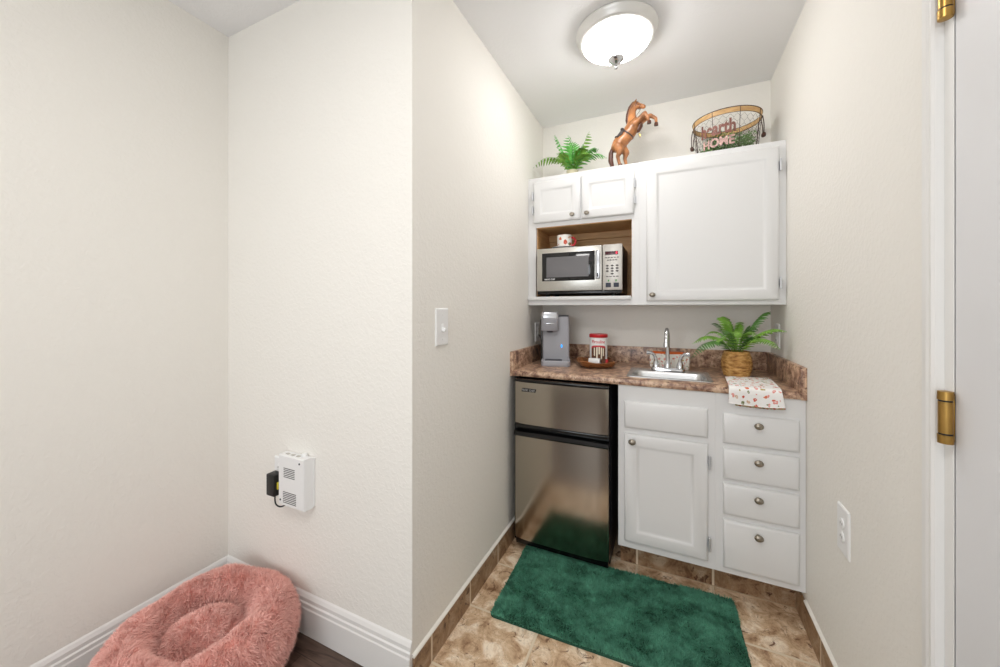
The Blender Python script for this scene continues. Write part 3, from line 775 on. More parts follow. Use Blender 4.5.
# countertop fern in a woven pot
PX, PY = .296, 2.085
pf = thing('potted_fern', 'bright green fern in a round woven pot on the counter', 'plant', (PX, PY, ZCT))
bm = BM(); pr_ = [(.050, 0), (.056, .003)]
prof_w = []
NW = 15
for k in range(NW * 4 + 1):
    t = k / (NW * 4); base_r = .047 + .0175 * math.sin(PI * (t * .78 + .12)) ** 1.1 - .002
    prof_w.append((base_r + .0016 * abs(math.sin(PI * t * NW)), .003 + .120 * t))
n = 72; rs = []
for j, (r, h) in enumerate(prof_w):
    row = int(h / (.123 / NW))
    rs.append([(PX + (r + .0014 * math.sin(18 * 2 * PI * i / n + (row % 2) * PI)) * math.cos(2 * PI * i / n), PY + (r + .0014 * math.sin(18 * 2 * PI * i / n + (row % 2) * PI)) * math.sin(2 * PI * i / n), ZCT + h) for i in range(n)])
rs.append([(PX + .052 * math.cos(2 * PI * i / n), PY + .052 * math.sin(2 * PI * i / n), ZCT + .120) for i in range(n)])
rs.append([(PX + .050 * math.cos(2 * PI * i / n), PY + .050 * math.sin(2 * PI * i / n), ZCT + .106) for i in range(n)])
rings(bm, rs, cap0=True, cap1=False); obj('pot', bm, M_weave, pf, 'all')
bm = BM(); lathe(bm, [(.051, .1065), (.03, .112), (.002, .113)], (PX, PY, ZCT), 24); obj('soil', bm, M_soil, pf)
c0 = Vector((PX, PY, ZCT + .112))
tips = [((.096, 1.95, 1.008), .07), ((.108, 2.05, 1.068), .06), ((.246, 2.16, 1.200), .05), ((.432, 2.10, 1.226), .05), ((.462, 1.965, 1.142), .05), ((.425, 1.90, 1.070), .06),
        ((.20, 2.20, 1.16), .05), ((.33, 2.20, 1.17), .05), ((.28, 1.93, 1.09), .08), ((.215, 1.94, 1.10), .07), ((.36, 1.95, 1.10), .07), ((.165, 2.13, 1.10), .06), ((.40, 2.18, 1.13), .06),
        ((.30, 2.02, 1.17), .03), ((.245, 2.03, 1.165), .03), ((.345, 2.06, 1.16), .03), ((.19, 2.0, 1.06), .06), ((.27, 2.12, 1.18), .03), ((.385, 2.02, 1.09), .05)]
for i, (t, lift) in enumerate(tips):
    t = Vector(t); b0 = c0 + Vector(((t.x - c0.x) * .08, (t.y - c0.y) * .08, -.004)); L = (t - b0).length
    mid = b0.lerp(t, .5) + Vector((0, 0, lift)); q1 = b0.lerp(mid, .5) + Vector((0, 0, lift * .35))
    frond([b0, q1, mid, mid.lerp(t, .55) + Vector((0, 0, lift * .25)), t], .034 + .05 * min(.3, L) * .3 - (.010 if 5 < i < 18 else -.008), 20, M_fern if i % 3 else M_fernd, pf, i, fat=.13)

# fern on top of the wall cabinet
QX, QY = -.505, 2.135
tf = thing('small_fern', 'airy green fern on top of the wall cabinet by the left wall', 'plant', (QX, QY, ZU1))
bm = BM(); lathe(bm, [(.026, 0), (.029, .003), (.034, .026), (.035, .034), (.032, .034), (.029, .028), (.002, .026)], (QX - .01, QY, ZU1), 28); obj('pot', bm, M_pot, tf)
c1 = Vector((QX - .005, QY, ZU1 + .026))
tips = [((-.742, 2.10, 2.092), .075), ((-.615, 2.12, 2.270), .01), ((-.415, 2.12, 2.250), .01), ((-.315, 2.10, 2.078), .06), ((-.60, 2.20, 2.20), .03), ((-.53, 2.10, 2.24), .0), ((-.44, 2.08, 2.15), .03),
        ((-.37, 2.16, 2.16), .05), ((-.57, 2.06, 2.13), .03), ((-.50, 2.08, 2.19), .01), ((-.66, 2.2, 2.14), .05), ((-.47, 2.2, 2.22), .01), ((-.40, 2.06, 2.10), .045), ((-.55, 2.16, 2.17), .0)]
for i, (t, lift) in enumerate(tips):
    t = Vector(t); b0 = c1 + Vector(((t.x - c1.x) * .05, (t.y - c1.y) * .05, -.004)); L = (t - b0).length
    mid = b0.lerp(t, .5) + Vector((0, 0, lift)); q1 = b0.lerp(mid, .5) + Vector((0, 0, lift * .35))
    frond([b0, q1, mid, mid.lerp(t, .55) + Vector((0, 0, lift * .25)), t], .050 + .03 * L, 12, M_fernb if i % 2 else M_fern, tf, 50 + i, fat=.13)

# ------------------------------------------------------------------ HORSE FIGURINE
HY = 2.115
hs = thing('horse_figurine', 'carved brown wooden rearing horse figurine on top of the wall cabinets', 'figurine', (-.235, HY, ZU1))
def blob(bm, chain, n=16, sq=1.0):
    """chain of (x, dy, z, r): capsule-like tapering limb"""
    for (a, b) in zip(chain, chain[1:]):
        p, q = Vector((a[0], HY + a[1], a[2])), Vector((b[0], HY + b[1], b[2]))
        tube(bm, [p, q], [a[3], b[3]], n, True, squash=sq)
    for a in chain:
        g = bmesh.ops.create_icosphere(bm, subdivisions=2, radius=a[3])
        for v in g['verts']: v.co = Vector((v.co.x + a[0], v.co.y * sq + HY + a[1], v.co.z + a[2]))
bm = BM()
blob(bm, [(-.263, 0, 2.132, .031), (-.248, 0, 2.150, .038), (-.222, 0, 2.172, .036), (-.196, 0, 2.200, .037), (-.180, 0, 2.226, .036), (-.178, 0, 2.250, .030), (-.184, 0, 2.282, .0225), (-.182, 0, 2.312, .0195), (-.168, 0, 2.338, .0175)])
blob(bm, [(-.168, 0, 2.345, .0185), (-.154, 0, 2.338, .0175), (-.134, 0, 2.330, .0125), (-.122, 0, 2.325, .0110)])
for s in (-1, 1):
    blob(bm, [(-.166, s * .009, 2.355, .006), (-.160, s * .011, 2.366, .004), (-.156, s * .011, 2.375, .0018)], 8)
# hind legs
blob(bm, [(-.255, -.020, 2.125, .027), (-.240, -.024, 2.100, .019), (-.254, -.024, 2.072, .0105), (-.248, -.024, 2.040, .0085), (-.243, -.024, 2.026, .0095)])
blob(bm, [(-.240, .018, 2.135, .026), (-.214, .024, 2.102, .018), (-.222, .024, 2.072, .0105), (-.216, .024, 2.040, .0085), (-.211, .024, 2.026, .0095)])
# raised fore legs
blob(bm, [(-.168, -.020, 2.235, .021), (-.146, -.024, 2.250, .014), (-.116, -.024, 2.279, .011), (-.103, -.024, 2.254, .0085), (-.098, -.024, 2.236, .008)])
blob(bm, [(-.160, .020, 2.240, .021), (-.128, .024, 2.262, .014), (-.092, .024, 2.283, .0115), (-.064, .024, 2.262, .0085), (-.062, .024, 2.242, .008)])
hb = obj('body', bm, M_horse, hs, 'all')
md = hb.modifiers.new('fuse', 'REMESH'); md.mode = 'VOXEL'; md.voxel_size = .0032; md.use_smooth_shade = True
md = hb.modifiers.new('soften', 'SMOOTH'); md.factor = .6; md.iterations = 6
def lump(name, m, chains, vox=.003):
    bm = BM()
    for c in chains: blob(bm, c, 10)
    o = obj(name, bm, m, hs, 'all'); q = o.modifiers.new('fuse', 'REMESH'); q.mode = 'VOXEL'; q.voxel_size = vox; q.use_smooth_shade = True
    return o
lump('mane', M_mane, [[(-.176, 0, 2.358, .007), (-.194, 0, 2.335, .009), (-.204, 0, 2.30, .010), (-.208, 0, 2.268, .009), (-.206, 0, 2.25, .006)], [(-.160, 0, 2.356, .005), (-.150, -.003, 2.350, .004)]])
lump('tail', M_mane, [[(-.284, 0, 2.128, .010), (-.293, -.002, 2.10, .013), (-.294, -.004, 2.06, .014), (-.284, -.004, 2.022, .010)]])
lump('chest_hair', M_mane, [[(-.150, 0, 2.246, .014), (-.142, 0, 2.226, .016), (-.152, 0, 2.205, .014)]])
for x, dy, z in ((-.241, -.024, 2.0195), (-.209, .024, 2.0195)):
    bm = BM(); lathe(bm, [(.0125, -.0075), (.0105, .0065), (.006, .009)], (x, HY + dy, z), 16); obj('hoof', bm, M_mane, hs)
for x, dy, z in ((-.095, -.024, 2.228), (-.062, .024, 2.232)):
    bm = BM(); lathe(bm, [(.0105, -.010), (.0095, .004), (.006, .008)], (x, HY + dy, z), 16); obj('hoof', bm, M_mane, hs)
# saddle wrapped over the back
ux, uz = .62, .785; nx, nz = -uz, ux
def back_pt(t, a, r): return (-.220 + ux * t + nx * r * math.cos(a), HY + r * math.sin(a), 2.178 + uz * t + nz * r * math.cos(a))
bm = BM(); rs = []
for k in range(15):
    t = -.026 + .052 * k / 14; w = 1.25 - .25 * abs(k - 7) / 7; rr = .0405 + (.006 if k in (0, 1, 13, 14) else 0)
    rs.append([back_pt(t, -w + 2 * w * j / 16, rr) for j in range(17)] + [back_pt(t, w - 2 * w * j / 16, .033) for j in range(17)])
rings(bm, rs, cap0=True, cap1=True); obj('saddle', bm, M_saddle, hs)
bm = BM(); tube(bm, [back_pt(.018, 2 * PI * k / 28, .0392) for k in range(28)], .0032, 8, closed=True); obj('girth_strap', bm, M_saddle, hs)
bm = BM(); tube(bm, [(-.146, HY - .020, 2.176), (-.140, HY - .022, 2.168), (-.139, HY - .022, 2.156)], [.004, .005, .003], 8); obj('stirrup', bm, M_gold, hs)
bm = BM()
tube(bm, [(-.140 + .000 + .0135 * math.sin(2 * PI * k / 20) * .55, HY + .0130 * math.cos(2 * PI * k / 20), 2.330 + .0128 * math.sin(2 * PI * k / 20)) for k in range(20)], .0016, 6, closed=True)
tube(bm, [(-.160 + .0185 * math.sin(2 * PI * k / 20) * .5, HY + .0178 * math.cos(2 * PI * k / 20), 2.340 + .0178 * math.sin(2 * PI * k / 20)) for k in range(20)], .0016, 6, closed=True)
tube(bm, [(-.142, HY - .0135, 2.332), (-.152, HY - .0165, 2.336), (-.160, HY - .0175, 2.341)], .0014, 6)
tube(bm, spline([(-.134, HY - .013, 2.322), (-.144, HY - .024, 2.292), (-.166, HY - .030, 2.262), (-.196, HY - .032, 2.235)], 5), .0012, 6)
obj('bridle', bm, M_mane, hs)

# ------------------------------------------------------------------ WIRE BASKET with lettering
BX, BY = .268, 2.203
RT, RB, BT = .152, .134, 2.208
bk = thing('wire_basket', 'round chicken-wire basket with wooden rim and rusty lettering, above the large cabinet door', 'basket', (BX, BY, ZU1))
def bk_r(z): return RB + (RT - RB) * (z - ZU1) / (BT - ZU1)
SQ = .90
def bk_p(a, z, dr=0): r = bk_r(z) + dr; return (BX + r * math.cos(a), BY + SQ * r * math.sin(a), z)
bm = BM(); n = 64
sec = [(-.0035, -.023), (0, -.023), (0.0015, -.001), (-.002, -.001)]
R = []
for i in range(n + 1):
    a = 2 * PI * i / n; R.append([bk_p(a, BT + dz, dr) for dr, dz in sec])
rings(bm, R); bmesh.ops.remove_doubles(bm, verts=bm.verts, dist=1e-6); obj('wooden_rim', bm, M_ash, bk)
bm = BM(); tube(bm, [bk_p(2 * PI * i / n, BT + .0015, .001) for i in range(n)], .0022, 6, closed=True)
tube(bm, [bk_p(2 * PI * i / n, BT - .024, .001) for i in range(n)], .0014, 6, closed=True); obj('top_wire', bm, M_wire, bk)
bm = BM(); tube(bm, [bk_p(2 * PI * i / n, ZU1 + .003, 0) for i in range(n)], .0025, 6, closed=True)
for k in range(-5, 6):
    o_ = k * .023; h = math.sqrt(RB ** 2 - o_ ** 2); tube(bm, [(BX - h, BY + SQ * o_, ZU1 + .0025), (BX + h, BY + SQ * o_, ZU1 + .0025)], .0012, 5)
obj('base_wire', bm, M_wire, bk)
for k in range(8):
    a = -PI / 2 + .28 + 2 * PI * k / 8
    bm = BM(); tube(bm, [bk_p(a, ZU1 + .003, .001), bk_p(a, BT, .002)], .0014, 6); obj('upright', bm, M_wire, bk)
bm = BM()
NC, NR = 30, 7; hz = (BT - .03 - ZU1 - .004) / NR
for r_ in range(NR + 1):
    for c_ in range(NC):
        a = 2 * PI * (c_ + (.5 if r_ % 2 else 0)) / NC; da = 2 * PI / NC / 2
        z0 = ZU1 + .004 + r_ * hz
        if r_ < NR:
            zt = z0 + hz * .35; zn = z0 + hz
            tube(bm, [bk_p(a, z0), bk_p(a, zt)], .00055, 3, False)
            for s in (-1, 1): tube(bm, [bk_p(a, zt), bk_p(a + s * da, zn)], .00055, 3, False)
obj('chicken_wire', bm, M_wire, bk, False)
for s in (0, PI):                                    # side handles
    a0 = s + (-.05 if s == 0 else -.25); bm = BM()
    pts = [bk_p(a0 - .16, BT - .02, .003), bk_p(a0 - .15, BT - .06, .012), bk_p(a0 - .08, BT - .105, .016), bk_p(a0 + .08, BT - .105, .016), bk_p(a0 + .15, BT - .06, .012), bk_p(a0 + .16, BT - .02, .003)]
    tube(bm, spline(pts, 5), .0022, 8); hnd = obj('handle', bm, M_wire, bk)
    bm = BM(); tube(bm, [bk_p(a0 - .10, BT - .106, .016), bk_p(a0, BT - .109, .016), bk_p(a0 + .10, BT - .106, .016)], [.008, .0105, .008], 12); obj('grip', bm, M_mane, hnd)
# lettering bent round the front of the basket
def letter_row(s, a_left, a_right, z0, z1, m, drop=0):
    zc = (z0 + z1) / 2; r = bk_r(zc) + .0045; w = (a_right - a_left) * r
    bm = text_bm(s, w, z1 - z0, .0022, .032)
    bmesh.ops.subdivide_edges(bm, edges=[e for e in bm.edges if e.calc_length() > .012], cuts=2)
    wrap(bm, r, (BX, BY, zc), (a_left + a_right) / 2)
    for v in bm.verts: v.co.y = BY + (v.co.y - BY) * SQ
    return obj('lettering', bm, m, bk, False)
letter_row('hearth', -PI / 2 - .90, -PI / 2 + .16, 2.091, 2.160, M_rust)
letter_row('HOME', -PI / 2 - .86, -PI / 2 + .14, 2.036, 2.081, M_rustl)
# greenery inside the basket
V, F = [], []
rnd = random.Random(3)
for k in range(2600):
    a = rnd.uniform(0, 2 * PI); q = math.sqrt(rnd.random()); 
    top = .062 + .030 * math.sin(3 * a + 1) * q + .025 * (math.cos(a) > .1) 
    z = ZU1 + .008 + rnd.random() ** .6 * top; r = (bk_r(z) - .012) * q
    p = Vector((BX + r * math.cos(a), BY + SQ * r * math.sin(a), z))
    d = Vector((rnd.gauss(0, 1), rnd.gauss(0, 1), rnd.gauss(.5, .8))).normalized(); sd = d.orthogonal().normalized(); L = rnd.uniform(.008, .015); w = L * .32
    b = len(V); nrm = d.cross(sd)
    V += [tuple(p), tuple(p + d * L * .5 + sd * w + nrm * w * .3), tuple(p + d * L), tuple(p + d * L * .5 - sd * w + nrm * w * .3)]
    F += [(b, b + 1, b + 2), (b, b + 2, b + 3)]
props(raw('artificial_greenery', V, F, M_box, None, False), 'small-leaved green foliage filling the wire basket', 'greenery')

# ------------------------------------------------------------------ CEILING LIGHT
LX, LY = -.208, 1.655
lt = thing('ceiling_light', 'round flush ceiling light with lit frosted glass bowl and metal finial', 'light', (LX, LY, ZC))
bm = BM(); lathe(bm, [(.150, ZC - .0005), (.167, ZC - .002), (.170, ZC - .010), (.166, ZC - .020), (.160, ZC - .026), (.158, ZC - .036), (.150, ZC - .043), (.138, ZC - .045), (.134, ZC - .040)], (LX, LY, 0), 64, cap1=False); obj('pan', bm, M_fix, lt)
bm = BM(); pf_ = [(.1365, ZC - .040), (.139, ZC - .050)]
for k in range(1, 15):
    t = k / 14; pf_.append((.139 * (1 - .97 * t ** 1.18) + .004, ZC - .050 - .083 * t))
lathe(bm, pf_, (LX, LY, 0), 64, cap0=False); obj('glass_bowl', bm, M_glow, lt)
bm = BM(); lathe(bm, [(.030, -.112), (.034, -.118), (.033, -.124), (.026, -.132), (.014, -.138), (.006, -.143), (.0045, -.150), (.0075, -.156), (.006, -.162), (.001, -.165)], (LX, LY, ZC), 24); obj('finial', bm, M_chrome, lt)

# ------------------------------------------------------------------ WALL PLATES
def plate_x(name, label, cat, x, s, y0, y1, z0, z1, kind):
    """wall plate on a wall of constant x; s = +1 faces +x"""
    o = thing(name, label, cat, (x, (y0 + y1) / 2, (z0 + z1) / 2))
    yc, zc = (y0 + y1) / 2, (z0 + z1) / 2
    bm = BM()
    def R(i, d): return [(x + s * d, y0 + i, z0 + i), (x + s * d, y1 - i, z0 + i), (x + s * d, y1 - i, z1 - i), (x + s * d, y0 + i, z1 - i)]
    rings(bm, [R(0, .0003), R(0, .003), R(.003, .0058), R(.006, .0065)], cap0=True, cap1=True); obj('cover_plate', bm, M_plastic, o, False)
    if kind == 'toggle':
        bm = BM(); box(bm, min(x, x + s * .0075), max(x, x + s * .0075), yc - .0065, yc + .0065, zc - .020, zc + .010, .001); obj('toggle_slot', bm, M_plastic, o)
        bm = BM(); a = Matrix.Translation((x + s * .006, yc, zc - .006)) @ Matrix.Rotation(math.radians(28) * s, 4, 'Y')
        box(bm, 0 if s > 0 else -.016, .016 if s > 0 else 0, -.005, .005, -.007, .006, .0015, rot=a); obj('toggle', bm, M_plastic, o)
    elif kind == 'duplex':
        for dz in (-.02, .02):
            bm = BM(); lathe(bm, [(.0155, s * .0062), (.0155, s * .0085), (.0145, s * .009)], (x, yc, zc + dz), 24, 'X', sx=1.0); f = obj('receptacle', bm, M_plastic, o)
            bm = BM()
            for dy in (-.006, .006): box(bm, min(x, x + s * .0093), max(x, x + s * .0093), yc + dy - .001, yc + dy + .001, zc + dz - .003, zc + dz + .005)
            obj('slot', bm, M_slot, f, False)
    bm = BM()
    for dz in ((-.045, .045) if kind == 'toggle' else (0,)):
        lathe(bm, [(.003, s * .0064), (.0028, s * .0074), (.001, s * .0078)], (x, yc, zc + dz), 12, 'X')
    obj('screw', bm, M_plastic, o)
    return o
plate_x('light_switch', 'white toggle light switch on the narrow side wall of the alcove', 'light switch', XL, 1, 1.101, 1.182, 1.106, 1.243, 'toggle')
plate_x('wall_outlet', 'white outlet cover low on the right wall beside the door casing', 'outlet', XR, -1, 1.414, 1.495, .495, .637, 'duplex')
plate_x('wall_outlet', 'white outlet cover on the right wall just above the counter, behind the fern', 'outlet', XR, -1, 2.170, 2.240, 1.045, 1.165, 'duplex')
plate_x('wall_outlet', 'white outlet cover on the left wall behind the coffee maker', 'outlet', XL, 1, 2.185, 2.262, 1.030, 1.150, 'duplex')

# plug-in detector on the near return wall, with outlet and black adapter
def plate_y(o, x0, x1, z0, z1, y):
    bm = BM()
    def R(i, d): return [(x0 + i, y - d, z0 + i), (x1 - i, y - d, z0 + i), (x1 - i, y - d, z1 - i), (x0 + i, y - d, z1 - i)]
    rings(bm, [R(0, .0003), R(0, .003), R(.003, .0058), R(.006, .0065)], cap0=True, cap1=True); return obj('cover_plate', bm, M_plastic, o, False)
wo = thing('wall_outlet', 'white outlet plate partly behind the gas detector, with an adapter plugged in', 'outlet', (-1.405, YN, .585))
plate_y(wo, -1.452, -1.378, .525, .645, YN)
for dz in (.02,):
    bm = BM(); lathe(bm, [(.0155, -.0062), (.0155, -.0085), (.0145, -.009)], (-1.417, YN, .585 + dz), 24, 'Y'); f = obj('receptacle', bm, M_plastic, wo)
    bm = BM()
    for dx in (-.006, .006): box(bm, -1.417 + dx - .001, -1.417 + dx + .001, YN - .0093, YN - .008, .602, .610)
    obj('slot', bm, M_slot, f, False)
gd = thing('gas_detector', 'white boxy gas detector with two slatted vents on the near wall', 'detector', (-1.30, YN, .585))
bm = BM()
def GR(i, y, e=0): return [(-1.369 + i, y, .488 + i), (-1.226 - i + e, y, .488 + i), (-1.226 - i + e, y, .680 - i), (-1.369 + i, y, .680 - i)]
rings(bm, [GR(.004, YN - .0005, .010), GR(.004, YN - .008, .010), GR(0, YN - .010, .004), GR(0, YN - .041, 0), GR(.003, YN - .0445, 0)], cap0=True, cap1=True); gb = obj('housing', bm, M_plastic, gd, False)
yv = YN - .0449
for zc, n_, x0, x1 in ((.618, 6, -1.338, -1.276), (.524, 7, -1.342, -1.268)):
    for k in range(n_):
        bm = BM(); z = zc + (k - n_ / 2) * .0066; box(bm, x0, x1, yv, yv + .002, z, z + .0028); obj('vent_slot', bm, M_slot, gb, False)
for k in range(3):
    bm = BM(); box(bm, -1.345 + k * .030, -1.330 + k * .030, YN - .032, YN - .022, .6795, .6825, .0008); obj('button', bm, M_keyf, gb)
bm = BM(); lathe(bm, [(.004, yv + .001), (.0035, yv - .001)], (-1.250, 0, .662), 12, 'Y'); obj('indicator', bm, M_slot, gb)
bm = BM(); lathe(bm, [(.004, yv + .001), (.0035, yv - .001)], (-1.357, 0, .508), 12, 'Y'); obj('indicator', bm, M_slot, gb)
bm = BM(); lathe(bm, [(.011, .679), (.011, .686), (.008, .689)], (-1.262, YN - .014, 0), 20); obj('top_lug', bm, M_plastic, gb)
pa = thing('power_adapter', 'black plug adapter with a thin cord beside the gas detector', 'adapter', (-1.42, YN - .007, .545))
bm = BM(); box(bm, -1.4395, -1.392, YN - .047, YN - .0095, .508, .592, .004); ab = obj('adapter_body', bm, M_mblack, pa)
bm = BM(); box(bm, -1.3915, -1.385, YN - .036, YN - .018, .535, .562, .001); obj('sticker', bm, M_yel, pa)
bm = BM(); tube(bm, spline([(-1.412, YN - .028, .510), (-1.411, YN - .030, .488), (-1.400, YN - .032, .472), (-1.378, YN - .030, .468), (-1.362, YN - .022, .474), (-1.350, YN - .02, .487)], 6), .0028, 8); obj('cord', bm, M_mblack, pa)

# coffee maker cord behind it
bm = BM(); tube(bm, spline([(XL + .016, 2.225, 1.07), (XL + .035, 2.225, 1.03), (XL + .03, 2.23, .96), (XL + .035, 2.25, .925), (-.70, 2.27, .922)], 6), .004, 8)
bmesh.ops.transform(bm, matrix=(Matrix.Translation(cm.location) @ Matrix.Rotation(math.radians(15), 4, 'Z')).inverted(), verts=bm.verts)
obj('power_cord', bm, M_mblack, cm, world=False)

# ------------------------------------------------------------------ DISH TOWEL over the counter edge
V, F = [], []; nu, nv = 44, 60
def towel(u, v):
    # v: 0 back edge -> 1 lower hem.  length on top, then over the edge and down
    xl = .241 + (.226 - .241) * min(1, v / .72) ; xr = .424 + (.405 - .424) * min(1, v / .72)
    yb_l, yb_r = 2.024, 2.062
    top = .72
    x = xl + (xr - xl) * u
    yb = yb_l + (yb_r - yb_l) * u
    if v < top:
        t = v / top; y = yb + (YC - .006 - yb) * t; z = ZCT + .0035 + .0012 * math.sin(9 * u + 5 * v) ** 2
        if t > .93: z -= .004 * ((t - .93) / .07) ** 2
    else:
        t = (v - top) / (1 - top); y = YC - .008 - .0035 * math.sin(7 * u + 2) * t - .003 * min(1, t * 4); z = ZCT - .0005 - .062 * t - .006 * t * math.sin(PI * u)
        x += (.006 * (u - .5) * 2 + .004) * t
    return (x, y, z)
for th in (0, 1):
    for j in range(nv + 1):
        for i in range(nu + 1):
            p = towel(i / nu, j / nv); top = j / nv < .72
            V.append((p[0], p[1] - (0 if top or th else .0022), p[2] + (.0022 if top and not th else 0)))
W = (nu + 1); N1 = W * (nv + 1)
for th in (0, 1):
    for j in range(nv):
        for i in range(nu):
            a = th * N1 + j * W + i; q = (a, a + 1, a + W + 1, a + W); F.append(q if th == 0 else q[::-1])
for i in range(nu):
    F.append((i, i + 1, N1 + i + 1, N1 + i)); b = nv * W + i; F.append((b + 1, b, N1 + b, N1 + b + 1))
for j in range(nv):
    for c in (0, nu):
        a = j * W + c; F.append((a, a + W, N1 + a + W, N1 + a))
tw = thing('dish_towel', 'white dish towel with red and orange print draped over the counter edge', 'towel', (.325, 1.9, ZCT))
raw('cloth', V, F, M_floral, tw)
V, F = [], []; n = 60
for k in range(n + 1):
    u = k / n; p = towel(.12 + .88 * u, 1.0); w = .0025 * math.sin(u * 46)
    V += [(p[0], p[1] + .0015 + w * .3, p[2] + .004), (p[0] + .001, p[1] + .0005 + w * .5, p[2] - .006 - abs(w) * .5), (p[0], p[1] + .0035 + w * .3, p[2] + .004)]
    if k < n:
        b = 3 * k; F += [(b, b + 3, b + 4, b + 1), (b + 1, b + 4, b + 5, b + 2)]
raw('under_hem', V, F, floral('hem_print', 95.0, C3(214, 196, 160), .5), tw)

# ------------------------------------------------------------------ FUR AND PILE
def strands(name, P, N, length, width, lean, m, parent, seed, droop=0.0, jitter=.35):
    r = np.random.default_rng(seed); n = len(P)
    D = N + lean + r.normal(0, jitter, (n, 3)); D /= np.linalg.norm(D, axis=1)[:, None]
    T = np.cross(D, r.normal(0, 1, (n, 3))); T /= np.linalg.norm(T, axis=1)[:, None]
    L = (length * r.uniform(.65, 1.2, n))[:, None]; w = width / 2
    mid = P + D * L * .5; tip = P + D * L + np.array([0, 0, -droop]) * L + T * L * .1
    V = np.stack([P - T * w, P + T * w, mid - T * w * .9, mid + T * w * .9, tip], 1).reshape(-1, 3)
    b = (np.arange(n) * 5)[:, None]
    Q = (b + np.array([[0, 1, 3, 2]])); Tt = (b + np.array([[2, 3, 4]]))
    me = bpy.data.meshes.new(name)
    me.vertices.add(len(V)); me.vertices.foreach_set('co', V.astype(np.float32).ravel())
    loops = np.concatenate([Q, Tt], 1).astype(np.int32).ravel(); me.loops.add(len(loops)); me.loops.foreach_set('vertex_index', loops)
    st = (np.arange(n)[:, None] * 7 + np.array([[0, 4]])).ravel().astype(np.int32)
    me.polygons.add(2 * n); me.polygons.foreach_set('loop_start', st)
    me.update(calc_edges=True); me.validate()
    return link(name, me, m, parent, 'all', True)

# pet bed
DX, DY_, DR = -1.412, .700, .28
pb = thing('pet_bed', 'round shaggy pink pet bed on the floor in the corner', 'pet bed', (DX, DY_, 0))
def bed_tor(th, a):
    """fat padded ring: th runs from the outer foot (-70 deg) over the top to the inner side"""
    wob = 1 + .08 * np.sin(3 * a + .6) + .06 * np.sin(5 * a + 2) + .035 * np.sin(9 * a) * np.sin(th)
    rc, ax, bz, zc = .198, .066, .098, .120
    return rc + ax * np.cos(th) * (1 - .02 * np.sin(4 * a)), zc + bz * np.sin(th) * wob
def bed_cushion(x, y):
    q = np.clip(np.sqrt((x + .022) ** 2 + (y - .004) ** 2) / .150, 0, 1)
    return .085 + .112 * np.cos(q * PI / 2) ** .8 + .006 * np.sin(30 * x + 2) * np.sin(26 * y)
V, F = [], []; NA, NT = 96, 36
for j in range(NT + 1):
    th = math.radians(-75 + 285 * j / NT)
    for i in range(NA):
        a = 2 * PI * i / NA; r, z = bed_tor(np.array(th), np.array(a)); V.append((DX + float(r) * math.cos(a), DY_ + float(r) * math.sin(a), max(.002, float(z))))
for j in range(NT):
    for i in range(NA):
        k = (i + 1) % NA; F.append((j * NA + i, j * NA + k, (j + 1) * NA + k, (j + 1) * NA + i))
F.append(tuple(range(NA))[::-1])
raw('padded_ring', V, F, M_pink, pb)
V, F = [], []; NR2 = 14
for j in range(NR2 + 1):
    r = .002 + .155 * j / NR2
    for i in range(NA):
        a = 2 * PI * i / NA; x, y = r * math.cos(a), r * math.sin(a); V.append((DX + x, DY_ + y, float(bed_cushion(np.array(x), np.array(y)))))
for j in range(NR2):
    for i in range(NA):
        k = (i + 1) % NA; F.append((j * NA + i, j * NA + k, (j + 1) * NA + k, (j + 1) * NA + i))
F.append(tuple(range(NA))[::-1])
raw('cushion', V, F, M_pink, pb)
def clump(P): return np.stack([np.sin(P[:, 0] * 95 + 3 * np.sin(P[:, 1] * 60)), np.sin(P[:, 1] * 88 + 3 * np.cos(P[:, 0] * 70)), np.sin(P[:, 2] * 90 + P[:, 0] * 50)], 1) * .5
n = 100000
th = np.radians(rng.uniform(-62, 200, n)); a_ = rng.uniform(0, 2 * PI, n)
def tpos(th, a):
    r, z = bed_tor(th, a); return np.stack([DX + r * np.cos(a), DY_ + r * np.sin(a), np.maximum(z, .004)], 1)
P_ = tpos(th, a_); N_ = np.cross(tpos(th, a_ + .01) - P_, tpos(th + .01, a_) - P_); N_ /= np.linalg.norm(N_, axis=1)[:, None]
keep = (P_[:, 0] > XLL + .012) & (P_[:, 1] < YN - .020) & (P_[:, 2] > .006)
P_, N_ = P_[keep], N_[keep]
strands('shaggy_fur', P_, N_, .024, .0019, clump(P_), M_pink, pb, 5, droop=.3)
n = 18000; r_ = np.sqrt(rng.uniform(0, 1, n)) * .148; a_ = rng.uniform(0, 2 * PI, n); x_, y_ = r_ * np.cos(a_), r_ * np.sin(a_); z_ = bed_cushion(x_, y_)
gx = (bed_cushion(x_ + .002, y_) - z_) / .002; gy = (bed_cushion(x_, y_ + .002) - z_) / .002
N_ = np.stack([-gx, -gy, np.ones(n)], 1); N_ /= np.linalg.norm(N_, axis=1)[:, None]; P_ = np.stack([DX + x_, DY_ + y_, z_], 1)
strands('cushion_fur', P_, N_, .022, .0019, clump(P_), M_pink, pb, 6, droop=.3)

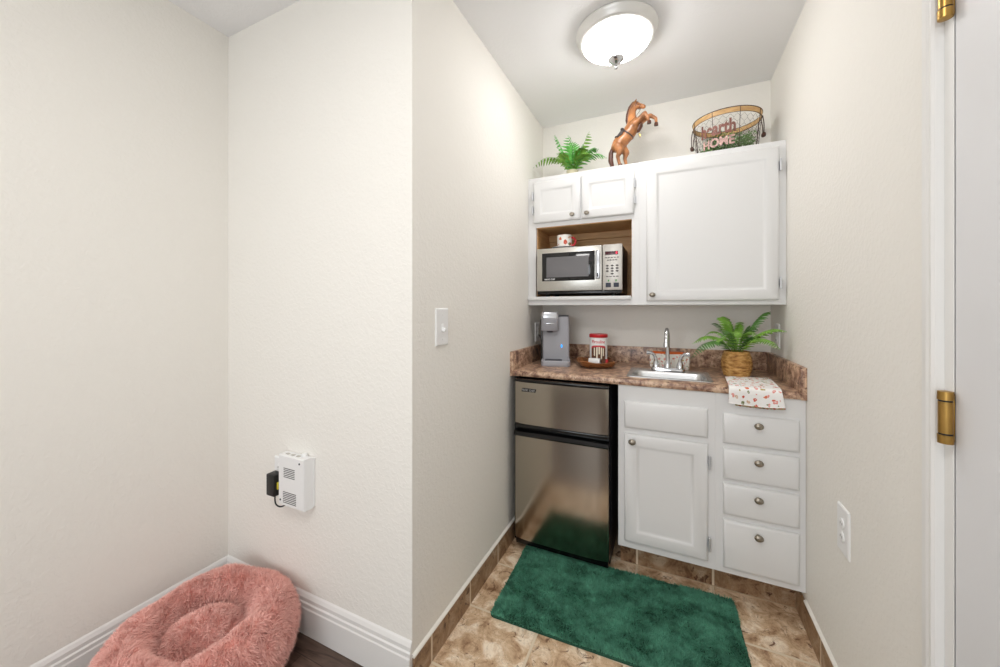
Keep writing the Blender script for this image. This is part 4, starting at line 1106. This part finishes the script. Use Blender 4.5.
# green bath mat
rg = thing('bath_mat', 'dark green shaggy mat on the tiled floor before the fridge', 'rug', (-.205, 1.575, 0), math.radians(2.2))
RW, RH = .462, .232
bm = BM(); rings(bm, [rrect(-RW, RW, -RH, RH, .02, .0005), rrect(-RW, RW, -RH, RH, .02, .006), rrect(-RW + .004, RW - .004, -RH + .004, RH - .004, .018, .009)], cap0=True, cap1=True)
obj('backing', bm, M_greenb, rg, world=False)
n = 90000
P_ = np.stack([rng.uniform(-RW + .003, RW - .003, n), rng.uniform(-RH + .003, RH - .003, n), np.full(n, .008)], 1)
def corner_ok(P):
    dx = np.abs(P[:, 0]) - (RW - .02); dy = np.abs(P[:, 1]) - (RH - .02)
    return ~((dx > 0) & (dy > 0) & (dx ** 2 + dy ** 2 > .0185 ** 2))
P_ = P_[corner_ok(P_)]
def wav(P, f, s): return np.sin(P[:, 0] * f + 2.2 * np.sin(P[:, 1] * f * .7 + s)) * np.cos(P[:, 1] * f * 1.1 + 1.7 * np.sin(P[:, 0] * f * .6 + s))
lean = np.stack([wav(P_, 22, 0) * .6 + wav(P_, 61, 1) * .4, wav(P_, 19, 2) * .6 + wav(P_, 57, 3) * .4, 0 * P_[:, 0]], 1)
bare = P_[:, :2]
N_ = np.tile(np.array([0, 0, 1.0]), (len(P_), 1))
me_parent = rg
def local_strands(*a, **k):
    o = strands(*a, **k); return o
saved = rg.location.copy(); rg.location = (0, 0, 0)
strands('pile', P_, N_, .0135, .0026, lean * 1.2, M_green, rg, 9, droop=.1, jitter=.35)
rg.location = saved

# ------------------------------------------------------------------ LIGHT
w = bpy.data.worlds.new('World'); sc.world = w; w.use_nodes = True
w.node_tree.nodes['Background'].inputs['Color'].default_value = (0.86, 0.93, 1.0, 1)
w.node_tree.nodes['Background'].inputs['Strength'].default_value = 1.0

def area(name, loc, rot, sx, sy, power, col):
    l = bpy.data.lights.new(name, 'AREA'); l.shape = 'RECTANGLE'; l.size = sx; l.size_y = sy; l.energy = power; l.color = col
    o = bpy.data.objects.new(name, l); COL.objects.link(o); o.location = loc; o.rotation_euler = rot
    return o
# added soft fill from behind the camera, set at the invented rear window
area('added_rear_fill', ((WX0 + WX1) / 2, YR - .12, (WZ0 + WZ1) / 2), (PI / 2, 0, 0), 1.45, 1.3, 24, (0.93, 0.97, 1.0))
# added overhead fill, out of view, to brighten the alcove sides and cabinets
area('added_overhead_fill', (-.45, -.10, ZC - .03), (0, 0, 0), .5, .5, 12, (1.0, 0.98, 0.96))

# ------------------------------------------------------------------ CAMERA
cam = bpy.data.cameras.new('Camera'); co = bpy.data.objects.new('Camera', cam); COL.objects.link(co); sc.camera = co
co.location = (0, 0, 1.2465); co.rotation_euler = (PI / 2, 0, math.radians(24.716))
cam.sensor_fit = 'HORIZONTAL'; cam.sensor_width = 36.0; cam.lens = 36.0 * 366.9 / 1000.0
cam.shift_y = -(333.5 - 307.3) / 1000.0; cam.clip_start = 0.02

sc.view_settings.view_transform = 'Standard'; sc.view_settings.look = 'None'
sc.view_settings.exposure = 0.24; sc.view_settings.gamma = 1.0; sc.view_settings.use_curve_mapping = False
sc.cycles.max_bounces = 10; sc.cycles.diffuse_bounces = 6; sc.cycles.use_denoising = True
sc.cycles.sample_clamp_indirect = 6.0
